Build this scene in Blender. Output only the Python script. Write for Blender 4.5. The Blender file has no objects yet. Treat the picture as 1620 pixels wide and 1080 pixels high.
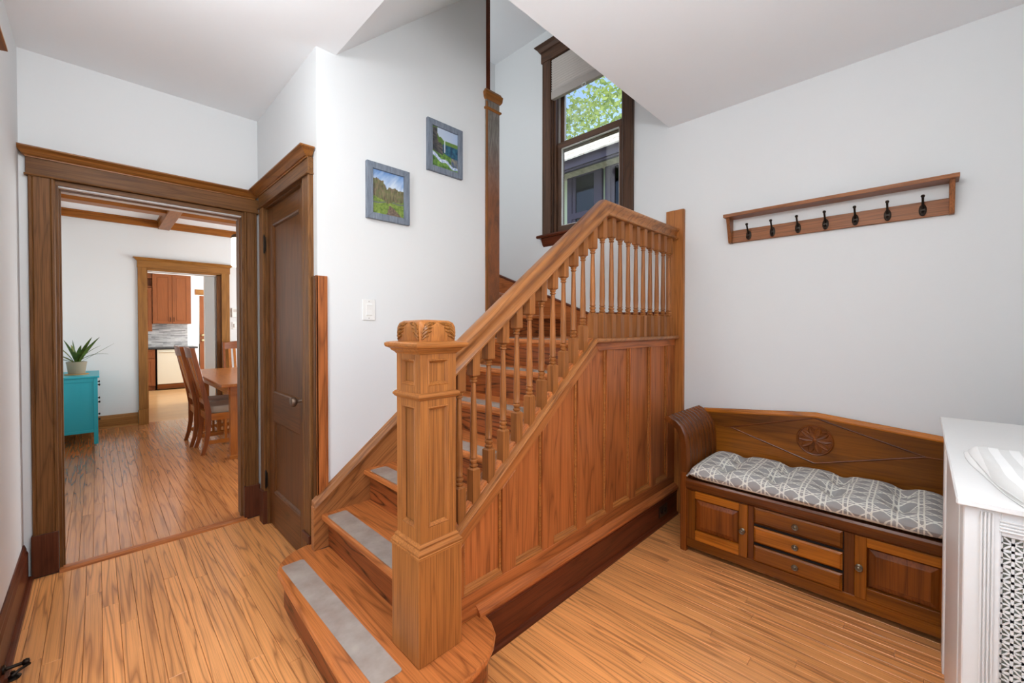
import bpy, bmesh, math, random
from mathutils import Vector, Matrix, noise
random.seed(7)
S = bpy.context.scene
COL = S.collection
PI = math.pi
# ------------------------------------------------------------------ camera
cam_d = bpy.data.cameras.new('camera'); cam = bpy.data.objects.new('camera', cam_d); COL.objects.link(cam)
TH, PITCH = 0.782048, 0.0124315
cam_d.sensor_width = 36; cam_d.lens = 653.04 / 1620 * 36; cam_d.shift_y = -12.69 / 1620
cam_d.clip_start = 0.05; cam_d.clip_end = 200
_f = Vector((math.cos(TH) * math.cos(PITCH), math.sin(TH) * math.cos(PITCH), -math.sin(PITCH)))
_r = Vector((math.sin(TH), -math.cos(TH), 0)); _u = _r.cross(_f)
cam.matrix_world = Matrix(((_r.x, _u.x, -_f.x, 0), (_r.y, _u.y, -_f.y, 0), (_r.z, _u.z, -_f.z, 1.3), (0, 0, 0, 1)))
S.camera = cam
S.view_settings.view_transform = 'Standard'; S.view_settings.look = 'None'
S.view_settings.exposure = 0.1; S.view_settings.gamma = 1.0; S.view_settings.use_curve_mapping = False
S.cycles.adaptive_threshold = .02
S.cycles.max_bounces = 8; S.cycles.diffuse_bounces = 4; S.cycles.glossy_bounces = 4
S.cycles.transparent_max_bounces = 12; S.cycles.caustics_reflective = False; S.cycles.caustics_refractive = False
S.cycles.sample_clamp_indirect = 6.0
# ------------------------------------------------------------------ world, sun, added area lights
W = bpy.data.worlds.new('world'); S.world = W; W.use_nodes = True
_n = W.node_tree.nodes; _l = W.node_tree.links
_sky = _n.new('ShaderNodeTexSky'); _sky.sky_type = 'NISHITA'; _sky.sun_disc = False
_sky.sun_elevation = math.radians(48); _sky.sun_rotation = math.radians(200); _sky.air_density = 1.0; _sky.dust_density = 2.0
_n['Background'].inputs['Strength'].default_value = 0.42
_l.new(_sky.outputs[0], _n['Background'].inputs['Color'])
def light(name, kind, energy, loc, rot=(0, 0, 0), size=1.0, size_y=None, color=(1, 1, 1)):
    d = bpy.data.lights.new(name, kind); d.energy = energy; d.color = color
    if kind == 'AREA':
        d.shape = 'RECTANGLE' if size_y else 'SQUARE'; d.size = size
        if size_y: d.size_y = size_y
    elif kind == 'SUN': d.angle = size
    else: d.shadow_soft_size = size
    o = bpy.data.objects.new(name, d); COL.objects.link(o); o.location = loc; o.rotation_euler = rot
    return o
light('sun', 'SUN', 3.0, (5, 20, 30), Vector((.015, -.52, -.85)).to_track_quat('-Z', 'Y').to_euler(), math.radians(0.6), color=(1, .96, .9))
# added fill at the made-up front door and window; dining and kitchen window daylight
light('front_door_fill', 'AREA', 10, (-0.42, 1.2, 1.3), (0, math.radians(-108), 0), 1.9, 1.0, (.93, .975, 1))
light('front_window_fill', 'AREA', 13, (.65, -0.56, 1.72), (math.radians(112), 0, 0), .86, 1.4, (.95, .98, 1))
light('stairwell_fill', 'AREA', 10, (1.02, 2.72, 3.2), (0, math.radians(-90), 0), 1.3, .7, (.95, .98, 1))  # fill light added inside the closed stairwell to brighten the landing
light('dining_window_daylight', 'AREA', 125, (3.85, 5.4, 1.6), (0, math.radians(90), 0), 1.7, 2.6, (.93, .975, 1))
light('kitchen_window_daylight', 'AREA', 110, (3.25, 10.4, 1.6), (0, math.radians(90), 0), 1.6, 2.4, (.95, .98, 1))
# ------------------------------------------------------------------ materials
def lin(c): return tuple((x / 255 / 12.92 if x / 255 <= .04045 else ((x / 255 + .055) / 1.055) ** 2.4) for x in c) + (1,)
class NT:
    def __init__(s, name):
        s.m = bpy.data.materials.new(name); s.m.use_nodes = True; s.t = s.m.node_tree; s.n = s.t.nodes; s.l = s.t.links
        s.b = s.n['Principled BSDF']
    def node(s, kind, **k):
        n = s.n.new(kind)
        for a, v in k.items(): setattr(n, a, v)
        return n
    def link(s, a, b): s.l.new(a, b)
    def math(s, op, a, b=None, c=None, clamp=False):
        n = s.n.new('ShaderNodeMath'); n.operation = op; n.use_clamp = clamp
        for i, v in enumerate((a, b, c)):
            if v is None: continue
            if isinstance(v, (int, float)): n.inputs[i].default_value = v
            else: s.l.new(v, n.inputs[i])
        return n.outputs[0]
    def mix(s, fac, a, b, mode='MIX'):
        n = s.n.new('ShaderNodeMix'); n.data_type = 'RGBA'; n.blend_type = mode
        for i, v in ((0, fac), (6, a), (7, b)):
            if isinstance(v, (int, float)): n.inputs[i].default_value = v
            elif isinstance(v, tuple): n.inputs[i].default_value = v
            else: s.l.new(v, n.inputs[i])
        return n.outputs[2]
    def ramp(s, fac, stops):
        n = s.n.new('ShaderNodeValToRGB'); e = n.color_ramp.elements
        while len(e) < len(stops): e.new(0.5)
        for el, (p, c) in zip(e, stops): el.position = p; el.color = c
        s.l.new(fac, n.inputs[0]); return n.outputs[0]
    def noise(s, vec, scale, detail=2, rough=.5, dist=0):
        n = s.n.new('ShaderNodeTexNoise'); n.inputs['Scale'].default_value = scale; n.inputs['Detail'].default_value = detail
        n.inputs['Roughness'].default_value = rough; n.inputs['Distortion'].default_value = dist
        if vec is not None: s.l.new(vec, n.inputs['Vector'])
        return n.outputs['Fac']
    def mapping(s, vec, scale=(1, 1, 1), rot=(0, 0, 0), loc=(0, 0, 0)):
        n = s.n.new('ShaderNodeMapping'); n.inputs['Scale'].default_value = scale; n.inputs['Rotation'].default_value = rot
        n.inputs['Location'].default_value = loc; s.l.new(vec, n.inputs['Vector']); return n.outputs[0]
    def bump(s, h, strength=.1, dist=.01):
        n = s.n.new('ShaderNodeBump'); n.inputs['Strength'].default_value = strength; n.inputs['Distance'].default_value = dist
        s.l.new(h, n.inputs['Height']); s.l.new(n.outputs[0], s.b.inputs['Normal'])
MATS = {}
def plain(name, col, rough=.5, metal=0, bump=0, bscale=60, coat=0, emit=0, var=0, spec=None):
    t = NT(name); t.b.inputs['Base Color'].default_value = lin(col); t.b.inputs['Roughness'].default_value = rough
    t.b.inputs['Metallic'].default_value = metal; t.b.inputs['Coat Weight'].default_value = coat
    if spec is not None: t.b.inputs['Specular IOR Level'].default_value = spec
    tc = t.node('ShaderNodeTexCoord').outputs['Object']
    if bump:
        t.bump(t.noise(tc, bscale, 3, .6), bump, .004)
    if var:
        f = t.noise(tc, 5, 3, .6)
        c = lin(col); d = tuple(x * (1 - var) for x in c[:3]) + (1,)
        t.link(t.mix(f, d, c), t.b.inputs['Base Color'])
    if emit:
        t.b.inputs['Emission Color'].default_value = lin(col); t.b.inputs['Emission Strength'].default_value = emit
    MATS[name] = t.m; return t.m
def wood(name, light_c, dark_c, axis='z', rings=9, across=7, along=.7, line=.75, pore=.35, rough=.35, vary=.25, tone=.3, coat=0, slope=0):
    """contour lines of a stretched noise give the cathedral grain; fine stretched noise gives the pores"""
    t = NT(name)
    tc = t.node('ShaderNodeTexCoord').outputs['Object']
    oi = t.node('ShaderNodeObjectInfo')
    cx = t.node('ShaderNodeCombineXYZ')
    for i, k in enumerate((37.3, 91.7, 53.9)): t.link(t.math('MULTIPLY', oi.outputs['Random'], k), cx.inputs[i])
    if slope: tc = t.mapping(tc, rot=(0, slope, 0))
    ai = 'xyz'.index(axis)
    def sc(a, b): v = [a, a, a]; v[ai] = b; return tuple(v)
    def coords(a, b):
        m = t.mapping(tc, sc(a, b)); v = t.node('ShaderNodeVectorMath', operation='ADD')
        t.link(m, v.inputs[0]); t.link(cx.outputs[0], v.inputs[1]); return v.outputs[0]
    n1 = t.noise(coords(across, along), 1.0, 2.5, .45, .25)
    w = t.math('SINE', t.math('MULTIPLY', n1, rings * 2 * PI))
    w = t.math('MULTIPLY_ADD', w, .5, .5)
    w = t.math('POWER', w, .42)
    fine = t.noise(coords(across * 22, along * 5), 1.0, 2, .6)
    fine = t.ramp(fine, [(.36, (0, 0, 0, 1)), (.56, (1, 1, 1, 1))])
    big = t.noise(coords(across * .5, along * .6), 1.0, 2, .5)
    L, D = lin(light_c), lin(dark_c)
    lm = t.mix(line, (1, 1, 1, 1), t.ramp(w, [(0, (0, 0, 0, 1)), (.55, (.8, .8, .8, 1)), (1, (1, 1, 1, 1))]))
    lp = t.mix(pore, (1, 1, 1, 1), fine)
    fac = t.math('MULTIPLY', lm, lp)
    bigr = t.ramp(big, [(.33, (0, 0, 0, 1)), (.62, (1, 1, 1, 1))])
    fac = t.math('MULTIPLY', fac, t.math('MULTIPLY_ADD', bigr, tone, 1 - tone), clamp=True)
    col = t.mix(fac, D, L)
    hs = t.node('ShaderNodeHueSaturation'); t.link(col, hs.inputs['Color'])
    t.link(t.math('MULTIPLY_ADD', oi.outputs['Random'], vary, 1 - vary * .5), hs.inputs['Value'])
    t.link(hs.outputs[0], t.b.inputs['Base Color'])
    t.b.inputs['Roughness'].default_value = rough; t.b.inputs['Coat Weight'].default_value = coat; t.b.inputs['Coat Roughness'].default_value = .2
    t.b.inputs['Specular IOR Level'].default_value = .5 if 'floor' in name else (.16 if name[:4] in ('door', 'casi', 'plin', 'base') else .28)
    MATS[name] = t.m; return t.m
def woods(base, light_c, dark_c, **k):
    for a in 'xyz': wood(base + '_' + a, light_c, dark_c, axis=a, **k)
SLOPE = math.atan(.764)
woods('oak', (180, 113, 56), (98, 55, 25), rough=.36, line=.36, pore=.55, vary=.10, across=14)
wood('oak_slope', (178, 116, 66), (86, 48, 25), axis='x', slope=SLOPE, rough=.3, line=.65, vary=.05, across=10)
woods('panel_oak', (188, 109, 57), (98, 49, 22), rough=.36, line=.6, pore=.4, vary=.18, across=9)
wood('panel_oak_slope', (192, 118, 62), (112, 62, 28), axis='x', slope=SLOPE, rough=.36, line=.5, vary=.05, across=10)
woods('baluster_oak', (164, 102, 52), (92, 52, 22), rough=.34, line=.4, pore=.45, vary=.10, across=9)
woods('base_oak', (104, 50, 28), (46, 20, 11), rough=.3, line=.45, vary=.1)
woods('casing_oak', (128, 86, 48), (66, 40, 21), rough=.4, line=.5, pore=.55, vary=.08, across=9)
woods('cornice_oak', (158, 100, 44), (88, 50, 18), rough=.36, line=.5, pore=.45, vary=.08, across=9)
woods('plinth_oak', (100, 56, 37), (50, 25, 17), rough=.33, line=.3, vary=.1)
woods('door_oak', (112, 70, 36), (64, 38, 18), rough=.3, line=.45, pore=.5, vary=.10, across=7)
woods('tread_oak', (210, 126, 66), (108, 54, 24), rough=.28, line=.6, pore=.35, vary=.10, across=10)
woods('riser_oak', (164, 88, 44), (50, 23, 11), rough=.33, line=1.0, pore=.3, vary=.12, across=9, rings=11)
woods('window_oak', (96, 66, 48), (44, 33, 27), rough=.42, line=.5, vary=.08)
woods('rack_oak', (160, 98, 54), (84, 48, 23), rough=.4, line=.45, pore=.6, vary=.06, across=14)
woods('bench_pine', (192, 112, 30), (62, 28, 8), rough=.26, line=.45, pore=.3, vary=.2, tone=.75, across=7, rings=4, coat=.1)
woods('bench_dark', (132, 70, 24), (40, 18, 7), rough=.26, line=.4, pore=.3, vary=.15, tone=.6, across=7, rings=4, coat=.1)
woods('bench_back', (166, 95, 26), (44, 21, 7), rough=.26, line=.45, pore=.3, vary=.05, tone=.9, across=5, rings=4, coat=.1)
woods('dining_oak', (184, 112, 46), (116, 60, 21), rough=.28, line=.35, pore=.35, vary=.08, coat=.2)
woods('dining_dark', (142, 76, 33), (78, 38, 15), rough=.28, line=.35, pore=.35, vary=.08, coat=.2)
woods('far_oak', (166, 114, 56), (100, 62, 26), rough=.4, line=.35, pore=.5, vary=.06)
woods('beam_oak', (160, 96, 32), (94, 50, 14), rough=.38, line=.4, pore=.4, vary=.08)
woods('cherry', (146, 84, 46), (106, 58, 30), rough=.3, line=.25, pore=.3, vary=.06)
wood('floor_oak', (246, 172, 104), (124, 62, 25), axis='y', rings=9, across=13, along=.6, line=.64, pore=.24, rough=.28, vary=.16, tone=.12)
wood('dining_floor_oak', (208, 136, 78), (104, 54, 25), axis='y', rings=8, across=13, along=.6, line=.6, pore=.3, rough=.22, vary=.24, tone=.2, coat=.5)
wood('kitchen_floor_oak', (218, 170, 116), (174, 120, 70), axis='x', rings=6, across=14, along=.9, line=.5, pore=.4, rough=.28, vary=.1)
plain('wall_paint', (227, 229, 230), .75, bump=.03, bscale=120)
plain('ceiling_paint', (244, 247, 250), .8, bump=.03, bscale=90)
plain('white_trim', (232, 231, 229), .35, bump=.12, bscale=40)
plain('white_plastic', (236, 236, 234), .35)
plain('gap_black', (26, 15, 9), .8)
plain('dark_iron', (44, 36, 30), .42, .8, bump=.2, bscale=90)
plain('bronze', (92, 74, 58), .4, .85)
plain('knob_bronze', (112, 92, 78), .42, .7)
plain('antique_brass', (120, 112, 96), .35, .9)
plain('brass', (206, 186, 140), .25, .9)
plain('steel', (150, 148, 146), .3, .9)
plain('film_edge', (188, 176, 164), .35)
plain('dark_outlet', (44, 28, 22), .35)
plain('teal_paint', (24, 160, 176), .38, bump=.05)
plain('pot_clay', (150, 138, 116), .6, bump=.1)
plain('soil', (52, 40, 30), .95, bump=.6)
plain('cork', (176, 134, 76), .8, bump=.3)
plain('leather_taupe', (168, 158, 142), .45, bump=.1, bscale=200)
plain('leaf_stripe', (186, 178, 84), .45)
plain('counter_stone', (64, 62, 62), .25, var=.4)
plain('dishwasher_cream', (222, 212, 190), .35)
plain('stucco', (196, 206, 172), .9, bump=.5, bscale=60)
plain('purple_trim', (66, 56, 72), .6)
plain('shade_fabric', (206, 200, 194), .8)
plain('shade_rail', (176, 168, 162), .7)
plain('grille_back', (190, 192, 180), .8)
plain('window_track', (206, 204, 202), .4)
plain('lamp_glass', (255, 238, 205), .4, emit=3.0)
plain('kitchen_cream', (232, 222, 196), .7)
plain('bark', (92, 74, 58), .9, bump=.6)
plain('lawn', (92, 120, 62), .95, var=.4)
# leaves that vary from plant to plant and within the crown
def leaf_mat(name, a, b, scale, trans=.35):
    t = NT(name); tc = t.node('ShaderNodeTexCoord').outputs['Object']
    t.link(t.mix(t.ramp(t.noise(tc, scale, 3, .6), [(.35, (0, 0, 0, 1)), (.65, (1, 1, 1, 1))]), lin(a), lin(b)), t.b.inputs['Base Color'])
    t.b.inputs['Roughness'].default_value = .5
    t.b.inputs['Transmission Weight'].default_value = 0
    tr = t.node('ShaderNodeBsdfTranslucent'); tr.inputs[0].default_value = lin(b)
    mx = t.node('ShaderNodeMixShader'); mx.inputs[0].default_value = trans
    t.link(t.b.outputs[0], mx.inputs[1]); t.link(tr.outputs[0], mx.inputs[2])
    t.link(mx.outputs[0], t.n['Material Output'].inputs['Surface']); MATS[name] = t.m
leaf_mat('plant_leaf', (44, 74, 30), (96, 124, 52), 14, .15)
leaf_mat('tree_leaf', (66, 104, 42), (184, 202, 116), 2.4, .45)
def glass(name, tint=(1, 1, 1, 1), refl=.12):
    t = NT(name); tr = t.node('ShaderNodeBsdfTransparent'); tr.inputs[0].default_value = tint
    gl = t.node('ShaderNodeBsdfGlossy'); gl.inputs['Roughness'].default_value = .03
    fr = t.node('ShaderNodeFresnel'); fr.inputs[0].default_value = 1.45
    mx = t.node('ShaderNodeMixShader'); t.link(t.math('MULTIPLY', fr.outputs[0], refl * 4), mx.inputs[0])
    t.link(tr.outputs[0], mx.inputs[1]); t.link(gl.outputs[0], mx.inputs[2])
    t.link(mx.outputs[0], t.n['Material Output'].inputs['Surface']); MATS[name] = t.m
glass('glass', refl=.05); glass('dark_glass', (.25, .25, .28, 1), .3)
def film(name):
    t = NT(name); t.b.inputs['Base Color'].default_value = lin((196, 184, 172)); t.b.inputs['Roughness'].default_value = .34
    tc = t.node('ShaderNodeTexCoord').outputs['Object']
    tr = t.node('ShaderNodeBsdfTransparent'); mx = t.node('ShaderNodeMixShader')
    f = t.ramp(t.noise(tc, 6, 4, .6), [(.3, (.4, .4, .4, 1)), (.7, (.72, .72, .72, 1))])
    t.link(f, mx.inputs[0]); t.link(tr.outputs[0], mx.inputs[1]); t.link(t.b.outputs[0], mx.inputs[2])
    t.link(mx.outputs[0], t.n['Material Output'].inputs['Surface']); MATS[name] = t.m
film('grip_film')
def cane():
    t = NT('cane_fabric'); uv = t.node('ShaderNodeUVMap').outputs[0]
    sp = t.node('ShaderNodeSeparateXYZ'); 
    nz = t.node('ShaderNodeTexNoise'); nz.inputs['Scale'].default_value = .9; t.link(uv, nz.inputs['Vector'])
    ad = t.node('ShaderNodeVectorMath', operation='MULTIPLY_ADD'); ad.inputs[1].default_value = (.12, .12, 0)
    t.link(nz.outputs['Color'], ad.inputs[0]); t.link(uv, ad.inputs[2]); t.link(ad.outputs[0], sp.inputs[0])
    u, v = sp.outputs[0], sp.outputs[1]
    def near(x, c, w):
        d = t.math('ABSOLUTE', t.math('SUBTRACT', t.math('FRACT', x), c))
        d = t.math('MINIMUM', d, t.math('SUBTRACT', 1.0, d))
        return t.math('LESS_THAN', d, w)
    s = None
    for x, c, w in ((u, .11, .036), (u, .89, .036), (v, .09, .034), (v, .91, .034),
                    (t.math('ADD', u, v), .5, .05), (t.math('SUBTRACT', u, v), .5, .05)):
        q = near(x, c, w); s = q if s is None else t.math('MAXIMUM', s, q)
    t.link(t.mix(s, lin((158, 156, 154)), lin((232, 230, 220))), t.b.inputs['Base Color'])
    t.b.inputs['Roughness'].default_value = .85; MATS['cane_fabric'] = t.m
cane()
def striped():
    t = NT('striped_cloth'); uv = t.node('ShaderNodeUVMap').outputs[0]; sp = t.node('ShaderNodeSeparateXYZ'); t.link(uv, sp.inputs[0])
    s = t.math('LESS_THAN', t.math('FRACT', t.math('MULTIPLY', sp.outputs[0], 8)), .5)
    t.link(t.mix(s, lin((220, 219, 216)), lin((242, 241, 239))), t.b.inputs['Base Color']); t.b.inputs['Roughness'].default_value = .95
    t.bump(t.noise(t.node('ShaderNodeTexCoord').outputs['Object'], 300, 3), .4, .002); MATS['striped_cloth'] = t.m
striped()
def backsplash():
    t = NT('mosaic_tile'); tc = t.node('ShaderNodeTexCoord').outputs['Object']
    b = t.node('ShaderNodeTexBrick'); b.inputs['Scale'].default_value = 1; b.inputs['Brick Width'].default_value = .13; b.inputs['Row Height'].default_value = .028
    b.inputs['Mortar Size'].default_value = .002; b.inputs['Color1'].default_value = lin((120, 118, 118)); b.inputs['Color2'].default_value = lin((206, 200, 196))
    b.inputs['Mortar'].default_value = lin((170, 168, 166)); b.inputs['Bias'].default_value = .1
    t.link(t.mapping(tc, rot=(math.radians(90), 0, 0)), b.inputs['Vector'])
    t.link(t.mix(.4, b.outputs['Color'], t.ramp(t.noise(t.mapping(tc, (4, 4, 40)), 1, 3), [(.4, lin((96, 94, 94))), (.62, lin((214, 210, 208)))])), t.b.inputs['Base Color'])
    t.b.inputs['Roughness'].default_value = .25; MATS['mosaic_tile'] = t.m
backsplash()
def vcol(name, rough=.4):
    t = NT(name); a = t.node('ShaderNodeAttribute'); a.attribute_name = 'Col'; t.link(a.outputs['Color'], t.b.inputs['Base Color'])
    t.b.inputs['Roughness'].default_value = rough; MATS[name] = t.m
vcol('photo_print')
def shingle():
    t = NT('roof_shingle'); tc = t.node('ShaderNodeTexCoord').outputs['Object']
    t.link(t.ramp(t.noise(tc, 9, 4, .7), [(.3, lin((170, 160, 140))), (.7, lin((226, 220, 204)))]), t.b.inputs['Base Color'])
    t.b.inputs['Roughness'].default_value = .9; MATS['roof_shingle'] = t.m
shingle()
def frame_mat():
    t = NT('weathered_blue'); tc = t.node('ShaderNodeTexCoord').outputs['Object']
    f = t.noise(t.mapping(tc, (60, 60, 8)), 1, 4, .7)
    t.link(t.ramp(f, [(.3, lin((90, 99, 114))), (.7, lin((130, 139, 152)))]), t.b.inputs['Base Color']); t.b.inputs['Roughness'].default_value = .6
    MATS['weathered_blue'] = t.m
frame_mat()
def mottled():
    # old finish of the wall-end post: grey worn upper length, orange below
    t = NT('worn_post'); tc = t.node('ShaderNodeTexCoord').outputs['Object']
    f = t.noise(t.mapping(tc, (14, 14, 5)), 1, 5, .7, .6)
    sp = t.node('ShaderNodeSeparateXYZ'); t.link(tc, sp.inputs[0])
    zz = t.math('MULTIPLY_ADD', sp.outputs[2], 2.4, t.math('MULTIPLY_ADD', f, .9, -2.9), clamp=True)
    grey = t.ramp(t.noise(t.mapping(tc, (40, 40, 6)), 1, 3, .6, 2), [(.4, lin((104, 98, 92))), (.6, lin((136, 130, 124)))])
    brown = t.ramp(f, [(.35, lin((96, 56, 34))), (.65, lin((146, 86, 46)))])
    t.link(t.mix(zz, brown, grey), t.b.inputs['Base Color']); t.b.inputs['Roughness'].default_value = .35; MATS['worn_post'] = t.m
mottled()
# ------------------------------------------------------------------ mesh helpers
class MB:
    def __init__(s): s.v = []; s.f = []; s.uv = None
    def add(s, vs, fs):
        o = len(s.v); s.v += [tuple(p) for p in vs]; s.f += [tuple(i + o for i in f) for f in fs]; return s
    def box(s, x0, x1, y0, y1, z0, z1):
        if x0 > x1: x0, x1 = x1, x0
        if y0 > y1: y0, y1 = y1, y0
        if z0 > z1: z0, z1 = z1, z0
        return s.add([(x0, y0, z0), (x1, y0, z0), (x1, y1, z0), (x0, y1, z0), (x0, y0, z1), (x1, y0, z1), (x1, y1, z1), (x0, y1, z1)],
                     [(0, 3, 2, 1), (4, 5, 6, 7), (0, 1, 5, 4), (1, 2, 6, 5), (2, 3, 7, 6), (3, 0, 4, 7)])
    def prism(s, poly, axis, a, b):
        """poly: 2D points in the plane of the two other axes (x,y)->z, (x,z)->y, (y,z)->x"""
        n = len(poly)
        def P(p, t):
            if axis == 'z': return (p[0], p[1], t)
            if axis == 'y': return (p[0], t, p[1])
            return (t, p[0], p[1])
        return s.add([P(p, a) for p in poly] + [P(p, b) for p in poly],
                     [tuple(range(n)), tuple(range(2 * n - 1, n - 1, -1))] + [(i, i + n, (i + 1) % n + n, (i + 1) % n) for i in range(n)])
    def loft(s, loops, caps=True, closed=True):
        n = len(loops[0]); o = len(s.v); vs = [p for L in loops for p in L]; fs = []
        for k in range(len(loops) - 1):
            for i in range(n if closed else n - 1):
                j = (i + 1) % n; fs.append((k * n + i, k * n + j, (k + 1) * n + j, (k + 1) * n + i))
        if caps and closed: fs += [tuple(range(n - 1, -1, -1)), tuple((len(loops) - 1) * n + i for i in range(n))]
        return s.add(vs, fs)
    def lathe(s, prof, c=(0, 0, 0), seg=12, axis='z', caps=True):
        loops = []
        for r, h in prof:
            L = []
            for i in range(seg):
                a = 2 * PI * i / seg; p, q = r * math.cos(a), r * math.sin(a)
                if axis == 'z': L.append((c[0] + p, c[1] + q, c[2] + h))
                elif axis == 'x': L.append((c[0] + h, c[1] + p, c[2] + q))
                else: L.append((c[0] + q, c[1] + h, c[2] + p))
            loops.append(L)
        return s.loft(loops, caps)
    def tube(s, pts, r, seg=8, flat=1.0):
        pts = [Vector(p) for p in pts]; loops = []; rr = r if isinstance(r, (list, tuple)) else [r] * len(pts)
        prev = None
        for i, p in enumerate(pts):
            d = (pts[min(i + 1, len(pts) - 1)] - pts[max(i - 1, 0)]).normalized()
            up = prev if prev is not None else (Vector((0, 0, 1)) if abs(d.z) < .9 else Vector((1, 0, 0)))
            a = d.cross(up).normalized(); b = a.cross(d).normalized(); prev = b
            loops.append([p + (a * math.cos(2 * PI * k / seg) + b * math.sin(2 * PI * k / seg) * flat) * rr[i] for k in range(seg)])
        return s.loft(loops)
    def grid(s, fn, nu, nv):
        vs = [fn(i / nu, j / nv) for i in range(nu + 1) for j in range(nv + 1)]
        fs = [(i * (nv + 1) + j, (i + 1) * (nv + 1) + j, (i + 1) * (nv + 1) + j + 1, i * (nv + 1) + j + 1) for i in range(nu) for j in range(nv)]
        return s.add(vs, fs)
    def stepped(s, cx, cy, prof):
        """square moulding: list of (half, z)"""
        return s.loft([[(cx - h, cy - h, z), (cx + h, cy - h, z), (cx + h, cy + h, z), (cx - h, cy + h, z)] for h, z in prof])
    def build(s, name, mat, parent=None, bevel=0, smooth=False, seg=1, kind=None):
        off = Vector(parent.get('_base', (0, 0, 0))) if parent else Vector((0, 0, 0))
        me = bpy.data.meshes.new(name)
        me.from_pydata([tuple(Vector(p) - off) for p in s.v], [], s.f); me.validate()
        bm = bmesh.new(); bm.from_mesh(me)
        bmesh.ops.recalc_face_normals(bm, faces=bm.faces)
        if bevel:
            es = [e for e in bm.edges if len(e.link_faces) == 2 and e.calc_face_angle(0) > .5]
            bmesh.ops.bevel(bm, geom=es, offset=bevel, segments=seg, profile=.5, affect='EDGES', clamp_overlap=True)
        if smooth:
            for f in bm.faces: f.smooth = True
            for e in bm.edges:
                if len(e.link_faces) == 2 and e.calc_face_angle(0) > math.radians(42): e.smooth = False
        bm.to_mesh(me); bm.free()
        me.materials.append(MATS[mat])
        o = bpy.data.objects.new(name, me); COL.objects.link(o)
        if parent: o.parent = parent; o['_base'] = tuple(off)
        if kind: o['kind'] = kind
        return o
def tag(o, label, cat=None, group=None, kind=None):
    o['label'] = label
    if cat: o['category'] = cat
    if group: o['group'] = group
    if kind: o['kind'] = kind
    return o
def thing(name, label, cat, loc, group=None, kind=None):
    o = bpy.data.objects.new(name, None); COL.objects.link(o); o.location = loc; o['_base'] = tuple(loc); o.empty_display_size = .05
    return tag(o, label, cat, group, kind)
def structure(name, mb, mat, label, **k):
    o = mb.build(name, mat, **k); o['kind'] = 'structure'; o['label'] = label; return o
def frame_empty(name, label, loc): return thing(name, label, None, loc, kind='structure')
def bx(*a): return MB().box(*a)
def link_copy(src, parent, name=None, loc=None):
    c = src.copy(); COL.objects.link(c); c.parent = parent
    if loc is not None: c.location = loc
    return c
def copy_tree(o, parent=None):
    kids = [k for k in bpy.data.objects if k.parent == o]
    c = o.copy(); COL.objects.link(c); c.parent = parent
    for k in kids: copy_tree(k, c)
    return c
# ------------------------------------------------------------------ room shell
XL, XW, YD, YD2, XC, YP, ZC, YF = -.275, 2.905, 3.29, 3.43, .80, 2.20, 2.735, -.50
def planks(root, mat, x0, x1, rows, w, lens, seed, zt=0.0):
    rng = random.Random(seed); x = x0
    while x < x1 - .012:
        xe = min(x + w, x1)
        for (ya, yb) in rows((x + xe) / 2):
            y = ya; first = True
            while y < yb - .01:
                L = rng.uniform(*lens) * (rng.uniform(.3, 1) if first else 1); first = False
                ye = y + L
                if yb - ye < .25: ye = yb
                g, c, d = .0005, .0011, .0012
                a, b, p, q = x + g, xe - g, y + g, ye - g
                MB().add([(a, p, zt - .014), (b, p, zt - .014), (b, q, zt - .014), (a, q, zt - .014),
                          (a, p, zt - d), (b, p, zt - d), (b, q, zt - d), (a, q, zt - d),
                          (a + c, p + c, zt), (b - c, p + c, zt), (b - c, q - c, zt), (a + c, q - c, zt)],
                         [(0, 3, 2, 1), (0, 1, 5, 4), (1, 2, 6, 5), (2, 3, 7, 6), (3, 0, 4, 7), (4, 5, 9, 8), (5, 6, 10, 9), (6, 7, 11, 10), (7, 4, 8, 11), (8, 9, 10, 11)]
                         ).build('plank', mat, root)
                y = ye
        x = xe
fl = structure('floor', bx(XL - .1, XW + .1, YF - .1, YD + .02, -.12, -.0135), 'gap_black', 'orange oak strip floor of the entrance hall')
planks(fl, 'floor_oak', XL, XW, lambda x: [(YF, 3.255)] if x < .86 else [(YF, 1.28)], .0565, (.7, 1.9), 3)
fd = structure('floor_dining', bx(-.5, 4.0, YD + .02, 7.56, -.12, -.0135), 'gap_black', 'oak strip floor of the dining room beyond the doorway')
planks(fd, 'dining_floor_oak', -.42, 2.0, lambda x: [(3.30, 7.56)], .0565, (.9, 2.2), 5)
bx(2.0, 3.9, 3.43, 7.5, -.0135, 0).build('far_boards', 'dining_floor_oak', fd)
structure('floor_kitchen', bx(-.6, 3.4, 7.56, 12.2, -.12, -.001), 'kitchen_floor_oak', 'pale wooden kitchen floor seen through the far doorway')
tr = MB().prism([(3.235, 0), (3.245, .008), (3.265, .013), (3.30, .013), (3.315, .004), (3.32, 0)], 'x', -.15, .712)
structure('trim_1', tr, 'tread_oak_x', 'worn wooden threshold strip across the dining doorway')
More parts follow.
